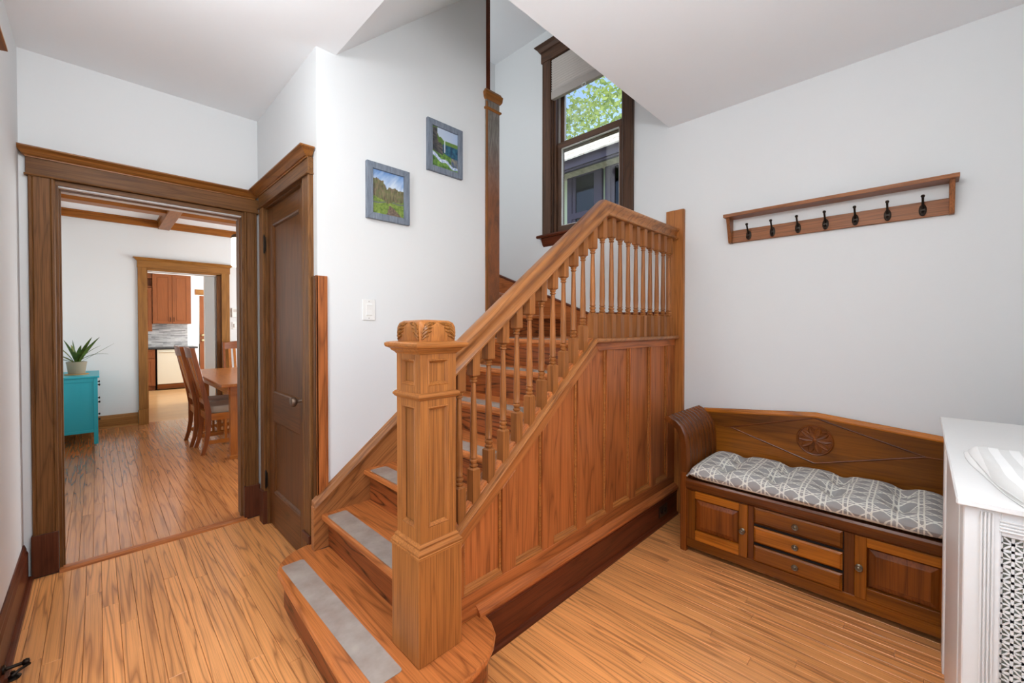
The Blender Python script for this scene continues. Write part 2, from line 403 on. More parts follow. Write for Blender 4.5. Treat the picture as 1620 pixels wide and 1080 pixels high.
# ceilings
WX0, WY0 = .90, 1.296
ce = MB().box(XL - .1, XW + .1, YF - .1, WY0, ZC, ZC + .25).box(XL - .1, WX0, WY0, YD + .1, ZC, ZC + .25)
structure('ceiling', ce, 'ceiling_paint', 'white flat ceiling of the entrance hall')
so = MB().prism([(WX0 - .002, ZC), (2.30, 4.0), (2.30, 4.1), (WX0 - .05, ZC + .12), (WX0 - .05, ZC + .01)], 'y', WY0 - .12, YP + .05)
structure('ceiling_slope', so, 'ceiling_paint', 'white sloping soffit rising over the stairs')
structure('ceiling_stairwell', bx(.8, XW + .1, 1.15, 3.25, 4.0, 4.12), 'ceiling_paint', 'white upper ceiling high over the stair landing')
structure('ceiling_dining', bx(-.5, 4.0, YD2, 7.55, 2.775, 2.9), 'ceiling_paint', 'white dining room ceiling between wooden beams')
structure('ceiling_kitchen', bx(-.6, 3.4, 7.55, 12.3, 2.66, 2.8), 'ceiling_paint', 'white kitchen ceiling')
# walls
wl = MB()
for a in ((YF - .1, .62, 0, ZC), (2.02, YD2, 0, ZC), (.62, 2.02, 2.06, ZC)): wl.box(XL - .14, XL, a[0], a[1], a[2] - .02, a[3] + .02)
structure('wall_left', wl, 'wall_paint', 'white wall along the left edge of the hall')
wf = MB()
for a in ((XL - .1, .2, 0, ZC), (1.1, XW + .15, 0, ZC), (.2, 1.1, 0, .98), (.2, 1.1, 2.45, ZC)): wf.box(a[0], a[1], YF - .14, YF, a[2] - .02, a[3] + .02)
structure('wall_front', wf, 'wall_paint', 'white front wall behind the radiator cover')
wd = MB()
for a in ((-.52, -.15, 0, 2.9), (.712, 4.0, 0, 2.9), (-.15, .712, 2.075, 2.9)): wd.box(a[0], a[1], YD, YD2, a[2] - .02, a[3])
structure('wall_dining', wd, 'wall_paint', 'white wall above the wide cased dining doorway')
wc = MB().box(XC, XC + .1, 3.115, YD, -.02, ZC + .02).box(XC, XC + .1, 2.30, 2.40, -.02, ZC + .02).box(XC, XC + .1, 2.40, 3.115, 2.09, ZC + .02)
structure('wall_closet', wc, 'wall_paint', 'narrow white wall around the closet door')
wp = MB().prism([(XC, -.02), (1.97, -.02), (1.97, 4.02), (XC, 4.02)], 'y', YP, YP + .1)
structure('wall_stair', wp, 'wall_paint', 'white wall beside the stairs where the two pictures hang')
structure('wall_stairwell_back', MB().box(XC + .1, XW + .1, 3.13, 3.22, -.02, 4.05).box(XC + .1, XC + .16, 2.3, 3.13, -.02, 4.05).box(WX0, XW, 1.16, WY0, 2.98, 4.02),
          'wall_paint', 'white wall at the back of the stairwell')
WY_a, WY_b, WZ_a, WZ_b = 1.66, 2.38, 2.145, 3.70
wr = MB()
for a in ((YF - .1, WY_a, 0, 4.1), (WY_b, 3.3, 0, 4.1), (WY_a, WY_b, 0, WZ_a), (WY_a, WY_b, WZ_b, 4.1)): wr.box(XW, XW + .17, a[0], a[1], a[2] - .02, a[3])
structure('wall_right', wr, 'wall_paint', 'white wall with the coat rack, bench and stair window')
structure('wall_dining_left', bx(-.52, -.42, YD2, 7.5, -.02, 2.9), 'wall_paint', 'white dining room wall behind the teal dresser')
wdr = MB()
for a in ((YD2, 4.1, 0, 2.9), (6.7, 7.5, 0, 2.9), (4.1, 6.7, 0, .75), (4.1, 6.7, 2.45, 2.9)): wdr.box(3.9, 4.0, a[0], a[1], a[2] - .02, a[3])
structure('wall_dining_right', wdr, 'wall_paint', 'white dining room wall with the out of view window')
wk = MB()
for a in ((-.52, .484, 0, 2.9), (1.30, 4.0, 0, 2.9), (.484, 1.30, 2.10, 2.9)): wk.box(a[0], a[1], 7.50, 7.64, a[2] - .02, a[3])
structure('wall_kitchen_doorway', wk, 'wall_paint', 'white dining room wall with the cased kitchen doorway')
wkb = MB().box(-.6, 1.68, 11.95, 12.05, -.02, 2.8).box(1.68, 2.6, 11.95, 12.05, 2.08, 2.8).box(2.6, 3.4, 11.95, 12.05, -.02, 2.8)
structure('wall_kitchen_back', wkb, 'white_trim', 'white back wall of the kitchen')
wks = MB().box(-.6, -.5, 7.6, 12.05, -.02, 2.8).box(3.3, 3.4, 7.6, 8.6, -.02, 2.8).box(3.3, 3.4, 11.4, 12.05, -.02, 2.8).box(3.3, 3.4, 8.6, 11.4, -.02, .8).box(3.3, 3.4, 8.6, 11.4, 2.4, 2.8)
structure('wall_kitchen_side', wks, 'wall_paint', 'white side walls of the kitchen')
structure('wall_pantry', bx(1.37, 2.4, 9.1, 9.22, -.02, 2.7), 'white_trim', 'white partition wall seen at the right of the kitchen doorway')
# ------------------------------------------------------------------ mouldings
def cornice_y(mb, x0, x1, yf, z0, z1, proj):
    """crown on a face looking to -Y: mitred ends return to the wall"""
    prof = [(0.008, z0), (0.008, z0 + .007), (0.014, z0 + .009), (.02, z0 + .3 * (z1 - z0)), (proj * .62, z0 + .62 * (z1 - z0)), (proj * .95, z1 - .008), (proj, z1 - .007), (proj, z1)]
    mb.loft([[(x0 - p, yf - p, z), (x1 + p, yf - p, z), (x1 + p, yf + .02, z), (x0 - p, yf + .02, z)] for p, z in prof]); return mb
def cornice_x(mb, y0, y1, xf, z0, z1, proj, s=-1):
    prof = [(0.008, z0), (0.008, z0 + .007), (0.014, z0 + .009), (.02, z0 + .3 * (z1 - z0)), (proj * .62, z0 + .62 * (z1 - z0)), (proj * .95, z1 - .008), (proj, z1 - .007), (proj, z1)]
    mb.loft([[(xf + s * p, y0 - p, z), (xf + s * p, y1 + p, z), (xf - s * .02, y1 + p, z), (xf - s * .02, y0 - p, z)] for p, z in prof]); return mb
def board_y(x0, x1, yb, z0, z1, t=.025, edge=.012):
    """vertical casing board on a face looking to -Y with beaded edges"""
    poly = [(x0, yb), (x0, yb - t * .8), (x0 + .004, yb - t), (x0 + edge, yb - t), (x0 + edge + .003, yb - t + .004), (x0 + edge + .006, yb - t + .001),
            (x1 - edge - .006, yb - t + .001), (x1 - edge - .003, yb - t + .004), (x1 - edge, yb - t), (x1 - .004, yb - t), (x1, yb - t * .8), (x1, yb)]
    return MB().prism(poly, 'z', z0, z1)
def board_x(y0, y1, xb, z0, z1, t=.025, edge=.012):
    poly = [(xb, y0), (xb - t * .8, y0), (xb - t, y0 + .004), (xb - t, y0 + edge), (xb - t + .004, y0 + edge + .003), (xb - t + .001, y0 + edge + .006),
            (xb - t + .001, y1 - edge - .006), (xb - t + .004, y1 - edge - .003), (xb - t, y1 - edge), (xb - t, y1 - .004), (xb - t * .8, y1), (xb, y1)]
    return MB().prism(poly, 'z', z0, z1)
# dining doorway casing
t2 = frame_empty('trim_2', 'brown oak casing with crown around the dining doorway', (.28, YD, 0))
board_y(-.243, -.149, YD, .218, 2.09).build('casing', 'casing_oak_z', t2)
board_y(.711, .788, YD, .218, 2.09).build('casing', 'casing_oak_z', t2)
bx(-.25, .797, YD - .027, YD, 2.088, 2.185).build('header', 'casing_oak_x', t2, bevel=.002)
MB().prism([(YD - .034, 2.088), (YD - .036, 2.092), (YD - .034, 2.097), (YD, 2.097), (YD, 2.088)], 'x', -.255, .798).build('bead', 'casing_oak_x', t2)
cornice_y(MB(), -.243, .768, YD - .025, 2.180, 2.228, .05).build('crown', 'cornice_oak_x', t2)
bx(-.248, -.152, YD - .034, YD, 0, .22).build('plinth_block', 'plinth_oak_z', t2, bevel=.003)
bx(.700, .793, YD - .034, YD, 0, .22).build('plinth_block', 'plinth_oak_z', t2, bevel=.003)
for s, x in ((1, -.15), (-1, .712)):
    bx(x, x + s * .012, YD - .01, YD2 + .01, 0, 2.075).build('jamb', 'casing_oak_z', t2)
    bx(x + s * .012, x + s * .019, YD + .035, YD + .075, 0, 2.063).build('stop', 'casing_oak_z', t2)
bx(-.15, .712, YD - .012, YD2 + .01, 2.063, 2.092).build('jamb_head', 'casing_oak_x', t2)
bx(-.131, .693, YD + .035, YD + .075, 2.052, 2.063).build('stop', 'casing_oak_x', t2)
# closet casing
t3 = frame_empty('trim_3', 'brown oak casing with crown around the closet door', (XC, 2.75, 0))
board_x(2.25, 2.345, XC, .218, 2.10).build('casing', 'casing_oak_z', t3)
board_x(3.085, 3.165, XC, .218, 2.10).build('casing', 'casing_oak_z', t3)
bx(XC - .027, XC, 2.245, 3.17, 2.098, 2.185).build('header', 'casing_oak_y', t3, bevel=.002)
MB().prism([(XC - .034, 2.096), (XC - .036, 2.1), (XC - .034, 2.105), (XC, 2.105), (XC, 2.096)], 'y', 2.242, 3.17).build('bead', 'casing_oak_y', t3)
cornice_x(MB(), 2.262, 3.16, XC - .025, 2.180, 2.228, .05).build('crown', 'cornice_oak_y', t3)
bx(XC - .034, XC, 2.245, 2.35, .176, .22).build('plinth_block', 'plinth_oak_z', t3, bevel=.003)
bx(XC - .034, XC, 3.08, 3.17, 0, .22).build('plinth_block', 'plinth_oak_z', t3, bevel=.003)
bx(XC - .01, XC + .06, 2.345, 2.405, 0, 2.10).build('jamb', 'casing_oak_z', t3)
bx(XC - .01, XC + .06, 3.075, 3.10, 0, 2.10).build('jamb', 'casing_oak_z', t3)
bx(XC - .01, XC + .06, 2.345, 3.10, 2.086, 2.10).build('jamb_head', 'casing_oak_y', t3)
# closet door: stiles, rails and sunk panels
d1 = frame_empty('door_1', 'dark oak two panel closet door with bronze knob', (XC, 2.74, 0))
DX0, DX1, DA, DB = XC + .006, XC + .042, 2.407, 3.073
for a, b in ((DA, 2.492), (2.985, DB)): bx(DX0, DX1, a, b, .012, 2.084).build('stile', 'door_oak_z', d1, bevel=.0015)
for a, b in ((.012, .232), (.70, .885), (1.968, 2.084)): bx(DX0, DX1, 2.492, 2.985, a, b).build('rail', 'door_oak_y', d1, bevel=.0015)
for a, b in ((.232, .70), (.885, 1.968)):
    p = bx(DX0 + .013, DX1 - .01, 2.492, 2.985, a, b).build('panel', 'door_oak_z', d1)
    m = MB()
    for (ya, yb, za, zb) in ((2.492, 2.985, a, b),):
        m.loft([[(DX0 + .001, ya, za), (DX0 + .001, yb, za), (DX0 + .001, yb, zb), (DX0 + .001, ya, zb)],
                [(DX0 + .004, ya + .008, za + .008), (DX0 + .004, yb - .008, za + .008), (DX0 + .004, yb - .008, zb - .008), (DX0 + .004, ya + .008, zb - .008)],
                [(DX0 + .013, ya + .016, za + .016), (DX0 + .013, yb - .016, za + .016), (DX0 + .013, yb - .016, zb - .016), (DX0 + .013, ya + .016, zb - .016)]], caps=False)
    m.build('panel_moulding', 'door_oak_z', p)
pl = MB().prism([(2.392 + .015, .775), (2.392 + .052, .775), (2.392 + .057, .80), (2.392 + .052, .825), (2.392 + .052, .95), (2.392 + .057, .972), (2.392 + .034, .992), (2.392 + .010, .972), (2.392 + .015, .95), (2.392 + .015, .825), (2.392 + .010, .80)], 'x', DX0 - .005, DX0 + .001).build('escutcheon', 'dark_iron', d1, bevel=.001)
MB().lathe([(.013, 0), (.011, -.006), (.0075, -.01), (.0075, -.03), (.016, -.034), (.026, -.042), (.0285, -.052), (.024, -.063), (.011, -.069), (.001, -.07)], (DX0 - .004, 2.424, .90), 18, 'x').build('knob', 'knob_bronze', d1, smooth=True)
for z in (.25, 1.805):
    h = MB().lathe([(.0035, -.012), (.006, -.006), (.006, .1), (.0035, .106), (.002, .112)], (XC - .016, 3.082, z), 10).build('hinge', 'dark_iron', d1, smooth=True)
    bx(XC - .012, XC - .008, 3.068, 3.096, z, z + .095).build('hinge_leaf', 'dark_iron', h)
# doorway on the left wall near the camera
t4 = frame_empty('trim_4', 'oak door casing on the left wall at the edge of view', (XL, 1.3, 0))
def board_xp(y0, y1, z0, z1, mat, nm, t=.025, b=.002): return bx(XL, XL + t, y0, y1, z0, z1).build(nm, mat, t4, bevel=b)
board_xp(2.03, 2.118, .218, 2.09, 'casing_oak_z', 'casing'); board_xp(.52, .61, .218, 2.09, 'casing_oak_z', 'casing')
board_xp(2.03, 2.125, 0, .22, 'plinth_oak_z', 'plinth_block', .034); board_xp(.515, .61, 0, .22, 'plinth_oak_z', 'plinth_block', .034)
board_xp(.51, 2.128, 2.088, 2.185, 'casing_oak_y', 'header', .027)
cornice_x(MB(), .51, 2.12, XL + .025, 2.18, 2.228, .05, 1).build('crown', 'cornice_oak_y', t4)
d2 = frame_empty('door_2', 'added unseen glazed door letting light in through the left wall', (XL - .1, 1.32, 0))  # unseen glazed door added so light enters from the left
for a, b in ((.62, .76), (1.88, 2.02)): bx(XL - .10, XL - .06, a, b, .01, 2.06).build('stile', 'casing_oak_z', d2)
for a, b in ((.01, .28), (1.92, 2.06)): bx(XL - .10, XL - .06, .76, 1.88, a, b).build('rail', 'casing_oak_y', d2)
bx(XL - .084, XL - .078, .76, 1.88, .28, 1.92).build('pane', 'glass', d2)
# front window added out of view for its light, clear of the radiator
w2 = frame_empty('window_2', 'added unseen front window letting light in beside the radiator cover', (.65, YF, .98))
for a in ((.2, .26, .98, 2.45), (1.04, 1.1, .98, 2.45), (.26, 1.04, .98, 1.05), (.26, 1.04, 2.38, 2.45), (.26, 1.04, 1.68, 1.74)): bx(a[0], a[1], YF - .10, YF - .06, a[2], a[3]).build('frame_bar', 'window_oak_z', w2)
# baseboards
def base_x(name, label, y0, y1, xf, s, mat='base_oak_y', h=.19):
    r = frame_empty(name, label, (xf, (y0 + y1) / 2, 0))
    MB().prism([(xf, 0), (xf + s * .018, 0), (xf + s * .018, h - .045), (xf + s * .012, h - .03), (xf + s * .012, h - .02), (xf + s * .005, h), (xf, h)], 'y', y0, y1).build('board', mat, r)
    MB().prism([(xf + s * .018, 0), (xf + s * .036, 0), (xf + s * .034, .012), (xf + s * .026, .02), (xf + s * .018, .022)], 'y', y0, y1).build('shoe', mat, r)
    return r
def base_y(name, label, x0, x1, yf, s, mat='base_oak_x', h=.19):
    r = frame_empty(name, label, ((x0 + x1) / 2, yf, 0))
    MB().prism([(yf, 0), (yf + s * .018, 0), (yf + s * .018, h - .045), (yf + s * .012, h - .03), (yf + s * .012, h - .02), (yf + s * .005, h), (yf, h)], 'x', x0, x1).build('board', mat, r)
    MB().prism([(yf + s * .018, 0), (yf + s * .036, 0), (yf + s * .034, .012), (yf + s * .026, .02), (yf + s * .018, .022)], 'x', x0, x1).build('shoe', mat, r)
    return r
base_x('baseboard_left', 'dark oak baseboard on the left wall by the doorway', 2.125, YD - .036, XL, 1)
base_x('baseboard_right', 'dark oak baseboard under the coat rack wall', YF, 1.19, XW, -1)
base_y('baseboard_front', 'dark oak baseboard of the front wall', XL + .05, XW - .05, YF, 1)
base_y('baseboard_dining', 'oak baseboard between dresser and kitchen doorway', -.41, .388, 7.5, -1, 'far_oak_x', .17)
base_y('baseboard_dining_right', 'oak baseboard right of the kitchen doorway', 1.44, 3.9, 7.5, -1, 'far_oak_x', .17)
# kitchen doorway casing
t5 = frame_empty('trim_5', 'golden oak casing with crown around the kitchen doorway', (.9, 7.5, 0))
bx(.395, .484, 7.475, 7.5, 0.2, 2.125).build('casing', 'far_oak_z', t5, bevel=.003); bx(1.33, 1.433, 7.475, 7.5, .2, 2.125).build('casing', 'far_oak_z', t5, bevel=.003)
bx(.39, .49, 7.467, 7.5, 0, .2).build('plinth_block', 'far_oak_z', t5, bevel=.003); bx(1.325, 1.44, 7.467, 7.5, 0, .2).build('plinth_block', 'far_oak_z', t5, bevel=.003)
bx(.39, 1.44, 7.473, 7.5, 2.12, 2.215).build('header', 'far_oak_x', t5, bevel=.002)
cornice_y(MB(), .395, 1.435, 7.475, 2.21, 2.255, .045).build('crown', 'far_oak_x', t5)
bx(.484, .496, 7.49, 7.65, 0, 2.10).build('jamb', 'far_oak_z', t5); bx(1.272, 1.334, 7.49, 7.65, 0, 2.10).build('jamb', 'door_oak_z', t5)
bx(.484, 1.334, 7.49, 7.65, 2.088, 2.125).build('jamb_head', 'far_oak_x', t5)
bx(1.262, 1.272, 7.53, 7.555, 0, 2.088).build('door_track', 'steel', t5)
# dining ceiling beams
cd = bpy.data.objects['ceiling_dining']
BZ = 2.68
for nm, a in (('beam', (-.42, 3.9, 7.455, 7.5, BZ)), ('beam', (-.42, 3.9, 6.46, 6.63, BZ)), ('beam', (-.42, 3.9, YD2, 3.56, BZ)), ('beam', (-.42, 3.9, 4.72, 4.86, BZ)),
              ('beam', (-.42, -.33, YD2, 7.5, BZ)), ('beam', (.61, .735, YD2, 7.5, BZ - .012)), ('beam', (1.9, 2.03, YD2, 7.5, BZ - .012))):
    x0, x1, y0, y1, z = a
    b = bx(x0, x1, y0, y1, z, 2.776).build(nm, 'beam_oak_x' if x1 - x0 > 1 else 'beam_oak_y', cd, bevel=.004)
    m = MB()
    if x1 - x0 > 1: m.box(x0, x1, y0 - .016, y1 + .016, 2.755, 2.776)
    else: m.box(x0 - .016, x1 + .016, y0, y1, 2.755, 2.776)
    m.build('beam_moulding', 'beam_oak_x' if x1 - x0 > 1 else 'beam_oak_y', b)
# post that caps the end of the stair wall, with a thin strip above it
tp = frame_empty('trim_6', 'worn oak post capping the end of the stair wall', (2.0, YP, 1.2))
bx(1.945, 2.075, YP - .012, YP + .112, 1.2, 2.93).build('post', 'worn_post', tp, bevel=.003)
bx(1.945, 1.957, YP - .017, YP - .010, 1.2, 2.90).build('edge_strip', 'cornice_oak_z', tp)
MB().stepped(2.01, YP + .05, [(.068, 2.845), (.074, 2.85), (.074, 2.86), (.068, 2.865)]).build('neck_bead', 'cornice_oak_x', tp)
MB().stepped(2.01, YP + .05, [(.069, 2.915), (.078, 2.93), (.082, 2.965), (.074, 2.975), (.07, 2.985)]).build('cap', 'cornice_oak_x', tp)
bx(1.955, 1.99, YP - .004, YP + .106, 2.98, 4.0).build('strip', 'base_oak_z', tp)
# wooden guard on the corner of the stair wall
tg = frame_empty('trim_7', 'wooden corner guard strip on the stair wall corner', (XC, YP, .4))
bx(XC - .012, XC, YP - .012, YP + .045, .40, 1.57).build('guard_leaf', 'door_oak_z', tg, bevel=.003)
MB().prism([(XC - .012, YP - .012), (XC + .028, YP - .012), (XC + .031, YP - .009), (XC + .034, YP - .012), (XC + .046, YP - .011), (XC + .046, YP), (XC - .012, YP)], 'z', .43, 1.57).build('guard_leaf', 'panel_oak_z', tg)
# ------------------------------------------------------------------ stair window
w1 = frame_empty('window_1', 'tall dark wooden sash window over the stair landing', (XW, 2.02, 2.1))
t_ = .022
for a, b in ((WY_a - .09, WY_a), (WY_b, WY_b + .095)): board_x(a, b, XW, WZ_a, WZ_b + .01).build('casing', 'window_oak_z', w1)
bx(XW - .03, XW, WY_a - .10, WY_b + .105, WZ_b + .005, WZ_b + .10).build('header', 'window_oak_y', w1, bevel=.002)
cornice_x(MB(), WY_a - .095, WY_b + .10, XW - .025, WZ_b + .09, WZ_b + .15, .05).build('crown', 'window_oak_y', w1)
MB().prism([(XW + .06, WZ_a - .02), (XW - .055, WZ_a - .026), (XW - .062, WZ_a - .014), (XW - .055, WZ_a), (XW + .06, WZ_a + .004)], 'y', WY_a - .13, WY_b + .135).build('sill', 'base_oak_y', w1)
MB().prism([(XW, WZ_a - .026), (XW - .035, WZ_a - .026), (XW - .03, WZ_a - .05), (XW - .018, WZ_a - .085), (XW, WZ_a - .1)], 'y', WY_a - .09, WY_b + .095).build('apron', 'base_oak_y', w1)
for y, s in ((WY_a, 1), (WY_b, -1)):
    bx(XW, XW + .17, y, y + s * .012, WZ_a, WZ_b).build('jamb', 'window_oak_z', w1)
    bx(XW + .02, XW + .045, y + s * .012, y + s * .03, WZ_a, WZ_b).build('stop_bead', 'window_oak_z', w1)
    bx(XW + .078, XW + .092, y + s * .012, y + s * .03, WZ_a, WZ_b).build('track', 'window_track', w1)
bx(XW, XW + .17, WY_a, WY_b, WZ_b - .012, WZ_b).build('jamb_head', 'window_oak_y', w1)
def sash(x, z0, z1, bot, top, nm):
    y0, y1 = WY_a + .014, WY_b - .014; r = bx(x, x + .032, y0, y0 + .052, z0, z1).build(nm, 'window_oak_z', w1)
    bx(x, x + .032, y1 - .052, y1, z0, z1).build('sash_stile', 'window_oak_z', r)
    bx(x - .002, x + .034, y0, y1, z0, z0 + bot).build('sash_rail', 'window_oak_y', r)
    bx(x - .002, x + .034, y0, y1, z1 - top, z1).build('sash_rail', 'window_oak_y', r)
    m = MB()
    for q in ((y0 + .052, y0 + .060), (y1 - .060, y1 - .052)): m.box(x + .008, x + .026, q[0], q[1], z0 + bot, z1 - top)
    m.box(x + .008, x + .026, y0 + .052, y1 - .052, z0 + bot, z0 + bot + .008).box(x + .008, x + .026, y0 + .052, y1 - .052, z1 - top - .008, z1 - top)
    m.build('glazing_bead', 'window_track', r)
    bx(x + .015, x + .018, y0 + .05, y1 - .05, z0 + bot - .002, z1 - top + .002).build('pane', 'glass', r)
sash(XW + .047, WZ_a + .005, 2.965, .07, .05, 'lower_sash'); sash(XW + .09, 2.905, WZ_b - .014, .05, .05, 'upper_sash')
# cellular shade
bl = thing('window_shade', 'pale pleated shade half raised behind the top of the stair window', 'window shade', (XW - .0, 2.02, 3.40))
m = MB(); N = 13; y0, y1 = WY_a + .006, WY_b - .006
pts = [(XW - .005 - (.012 if i % 2 else 0), 3.42 + i * (3.70 - 3.42) / (2 * N)) for i in range(2 * N + 1)]
m.prism(pts + [(XW + .02, 3.70), (XW + .02, 3.42)], 'y', y0, y1); m.build('pleats', 'shade_fabric', bl)
bx(XW - .02, XW + .02, y0, y1, 3.345, 3.415).build('bottom_rail', 'shade_rail', bl, bevel=.004)
m = MB(); c = (XW - .022, 2.02, 3.335)
m.tube([(c[0], c[1] + .02 * math.cos(a * PI / 8), c[2] + .015 * math.sin(a * PI / 8)) for a in range(17)], .003, 6); m.build('pull_ring', 'white_plastic', bl)
# ------------------------------------------------------------------ staircase
RISE, RUN = .176, .2265
st = thing('staircase', 'oak staircase with turned balusters and carved newel rising from the hall', 'staircase', (1.4, 1.7, 0))
YA, YB = 1.29, 2.172
def nose(n): return .80 + RUN * (n - 2)
# first, bullnosed tread
out = [(.80, 2.262), (.745, 2.258), (.69, 2.242), (.64, 2.207), (.60, 2.162), (.579, 2.11), (.572, 2.02), (.565, 1.85), (.556, 1.65), (.547, 1.45), (.542, 1.32), (.545, 1.24), (.565, 1.16), (.61, 1.09), (.68, 1.045), (.76, 1.022),
       (.85, 1.026), (.93, 1.042), (.99, 1.075), (1.035, 1.115), (1.062, 1.165), (1.070, 1.215), (1.05, 1.235), (.93, 1.235), (.93, 1.34), (.86, 1.36), (.86, 2.165), (.80, 2.165)]
def inset(poly, d):
    r = []; n = len(poly)
    for i in range(n):
        a, b, c = Vector(poly[i - 1]), Vector(poly[i]), Vector(poly[(i + 1) % n])
        e1 = (b - a).normalized(); e2 = (c - b).normalized(); nv = Vector((-(e1.y + e2.y), e1.x + e2.x))
        nv = nv.normalized() if nv.length > 1e-6 else Vector((-e1.y, e1.x)); k = 1 / max(.5, nv.dot(Vector((-e1.y, e1.x))))
        r.append((b.x + nv.x * d * k, b.y + nv.y * d * k))
    return r
m = MB(); zt = RISE
m.loft([[(p[0], p[1], z) for p in inset(out, d)] for d, z in ((.007, zt - .03), (.001, zt - .025), (-.001, zt - .016), (.001, zt - .006), (.006, zt))])
T1 = m.build('tread', 'tread_oak_y', st)
MB().loft([[(p[0], p[1], z) for p in inset(out, d)] for d, z in ((.028, 0), (.028, zt - .04), (.02, zt - .03))]).build('riser', 'riser_oak_y', st)
def strip(parent, x0, x1, y0, y1, z):
    r = .012; poly = []
    for cx, cy, a0 in ((x1 - r, y1 - r, 0), (x0 + r, y1 - r, 90), (x0 + r, y0 + r, 180), (x1 - r, y0 + r, 270)):
        poly += [(cx + r * math.cos(math.radians(a0 + k * 30)), cy + r * math.sin(math.radians(a0 + k * 30))) for k in range(4)]
    o = MB().prism(poly, 'z', z + .0006, z + .0026).build('grip_strip', 'grip_film', parent); o['label'] = 'clear frosted anti-slip strip'
strip(T1, .602, .70, 1.20, 2.128, RISE)
for n in range(2, 8):
    z = RISE * n; x = nose(n); xe = (nose(n + 1) + .045) if n < 7 else XW
    ya = YA if n > 2 else 1.345
    prof = [(x + .006, z - .03), (x + .0015, z - .027), (x, z - .015), (x + .0015, z - .005), (x + .006, z), (xe, z), (xe, z - .03)]
    t = MB().prism(prof, 'y', ya, YB).build('tread', 'tread_oak_y', st)
    if n == 7:
        pass
    MB().box(x + .034, x + .05, ya, YB, z - RISE, z - .03).build('riser', 'riser_oak_y', st)
    MB().prism([(x + .034, z - .03), (x + .018, z - .03), (x + .024, z - .042), (x + .034, z - .05)], 'y', ya, YB).build('cove', 'tread_oak_y', st)
    strip(t, x + .012, x + .108, YA + .05 if n > 2 else 1.42, YB - .05, z)
# winders turning left round the wall-end post
PV = (2.03, 2.26)
wind = [([PV, (XW - .02, 2.20), (XW - .02, 2.74)], 8), ([PV, (XW - .02, 2.68), (XW - .02, 3.12), (2.55, 3.12)], 9), ([PV, (2.62, 3.12), (2.05, 3.12)], 10)]
for poly, n in wind:
    z = RISE * n
    MB().prism(poly, 'z', z - .03, z).build('winder_tread', 'tread_oak_x', st, bevel=.006)
    a, b = Vector(poly[0]), Vector(poly[1]); d = (b - a).normalized(); nn = Vector((-d.y, d.x))
    q = [a + nn * .03, b + nn * .03, b + nn * .045, a + nn * .045]
    MB().prism([tuple(p) for p in q], 'z', z - RISE, z - .028).build('riser', 'riser_oak_x', st)
# wall skirt board beside the flight
def sk(x): return .454 + (x - .827) * .796
sp = [(.762, .176), (.836, .176), (.85, .15), (1.97, 1.0), (1.97, sk(1.97)), (.80, sk(.80)), (.762, .395)]
MB().prism(sp, 'y', 2.162, YP).build('skirt_board', 'oak_slope', st, bevel=.002)
m = MB(); prof = [(2.150, -.012), (2.150, -.003), (2.156, .004), (2.166, .010), (2.174, .018), (YP, .020), (YP, -.012)]
m.loft([[(x, p[0], sk(x) + p[1] * 1.25 - .006) for p in prof] for x in (.765, 1.945)]); m.build('skirt_moulding', 'oak_slope', st)
# landing skirts on the outer wall
MB().prism([(1.20, 1.232), (3.12, 1.232), (3.12, 1.85), (3.05, 1.838), (1.97, 1.424), (1.20, 1.41)], 'x', XW - .018, XW).build('skirt_board', 'panel_oak_y', st)
m = MB(); prof = [(XW - .026, -.014), (XW - .026, -.004), (XW - .016, .004), (XW, .006), (XW, -.014)]
m.loft([[(p[0], y, z + p[1]) for p in prof] for y, z in ((1.20, 1.412), (1.97, 1.426), (3.12, 1.866))]); m.build('skirt_moulding', 'base_oak_y', st)
# knee wall: core, framing, panels
SL = .764
def capz(x): return .556 + (x - .948) * SL
XK, ZK = 1.852, 1.2465
FACE = 1.236
core = [(.90, .02), (2.874, .02), (2.874, ZK - .03), (XK + .01, ZK - .03), (.90, capz(.90) - .03)]
MB().prism(core, 'y', FACE + .024, 1.296).build('knee_wall', 'panel_oak_z', st)
def band(name, pts_top, w, y0, y1, mat):
    """strip of perpendicular width w hanging below a polyline in XZ"""
    return None
kx = XK + .02
KX, KZ = .948 + (ZK - .066 + .108 - .556) / SL, ZK - .066
MB().prism([(.915, capz(.915)), (XK, ZK), (KX, KZ), (.915, capz(.915) - .108)], 'y', FACE, FACE + .026).build('top_rail', 'panel_oak_slope', st, bevel=.002)
MB().prism([(XK, ZK), (2.874, ZK), (2.874, KZ), (KX, KZ)], 'y', FACE, FACE + .026).build('top_rail', 'panel_oak_x', st, bevel=.002)
bx(.915, 2.874, FACE, FACE + .026, .180, .270).build('bottom_rail', 'panel_oak_x', st, bevel=.002)
def under(x): return min(capz(x) - .108, KZ)
stiles = [(.915, .985), (1.19, 1.268), (1.447, 1.53), (1.722, 1.795), (1.992, 2.06), (2.25, 2.318), (2.515, 2.588), (2.762, 2.874)]
def tops(a, b):
    """top outline between x=a and b under the rail"""
    k = KX
    if b <= k or a >= k: return [(b, under(b)), (a, under(a))]
    return [(b, under(b)), (k, under(k - 1e-4)), (a, under(a))]
for a, b in stiles:
    MB().prism([(a, .27), (b, .27)] + tops(a, b), 'y', FACE, FACE + .026).build('stile', 'panel_oak_z', st, bevel=.0015)
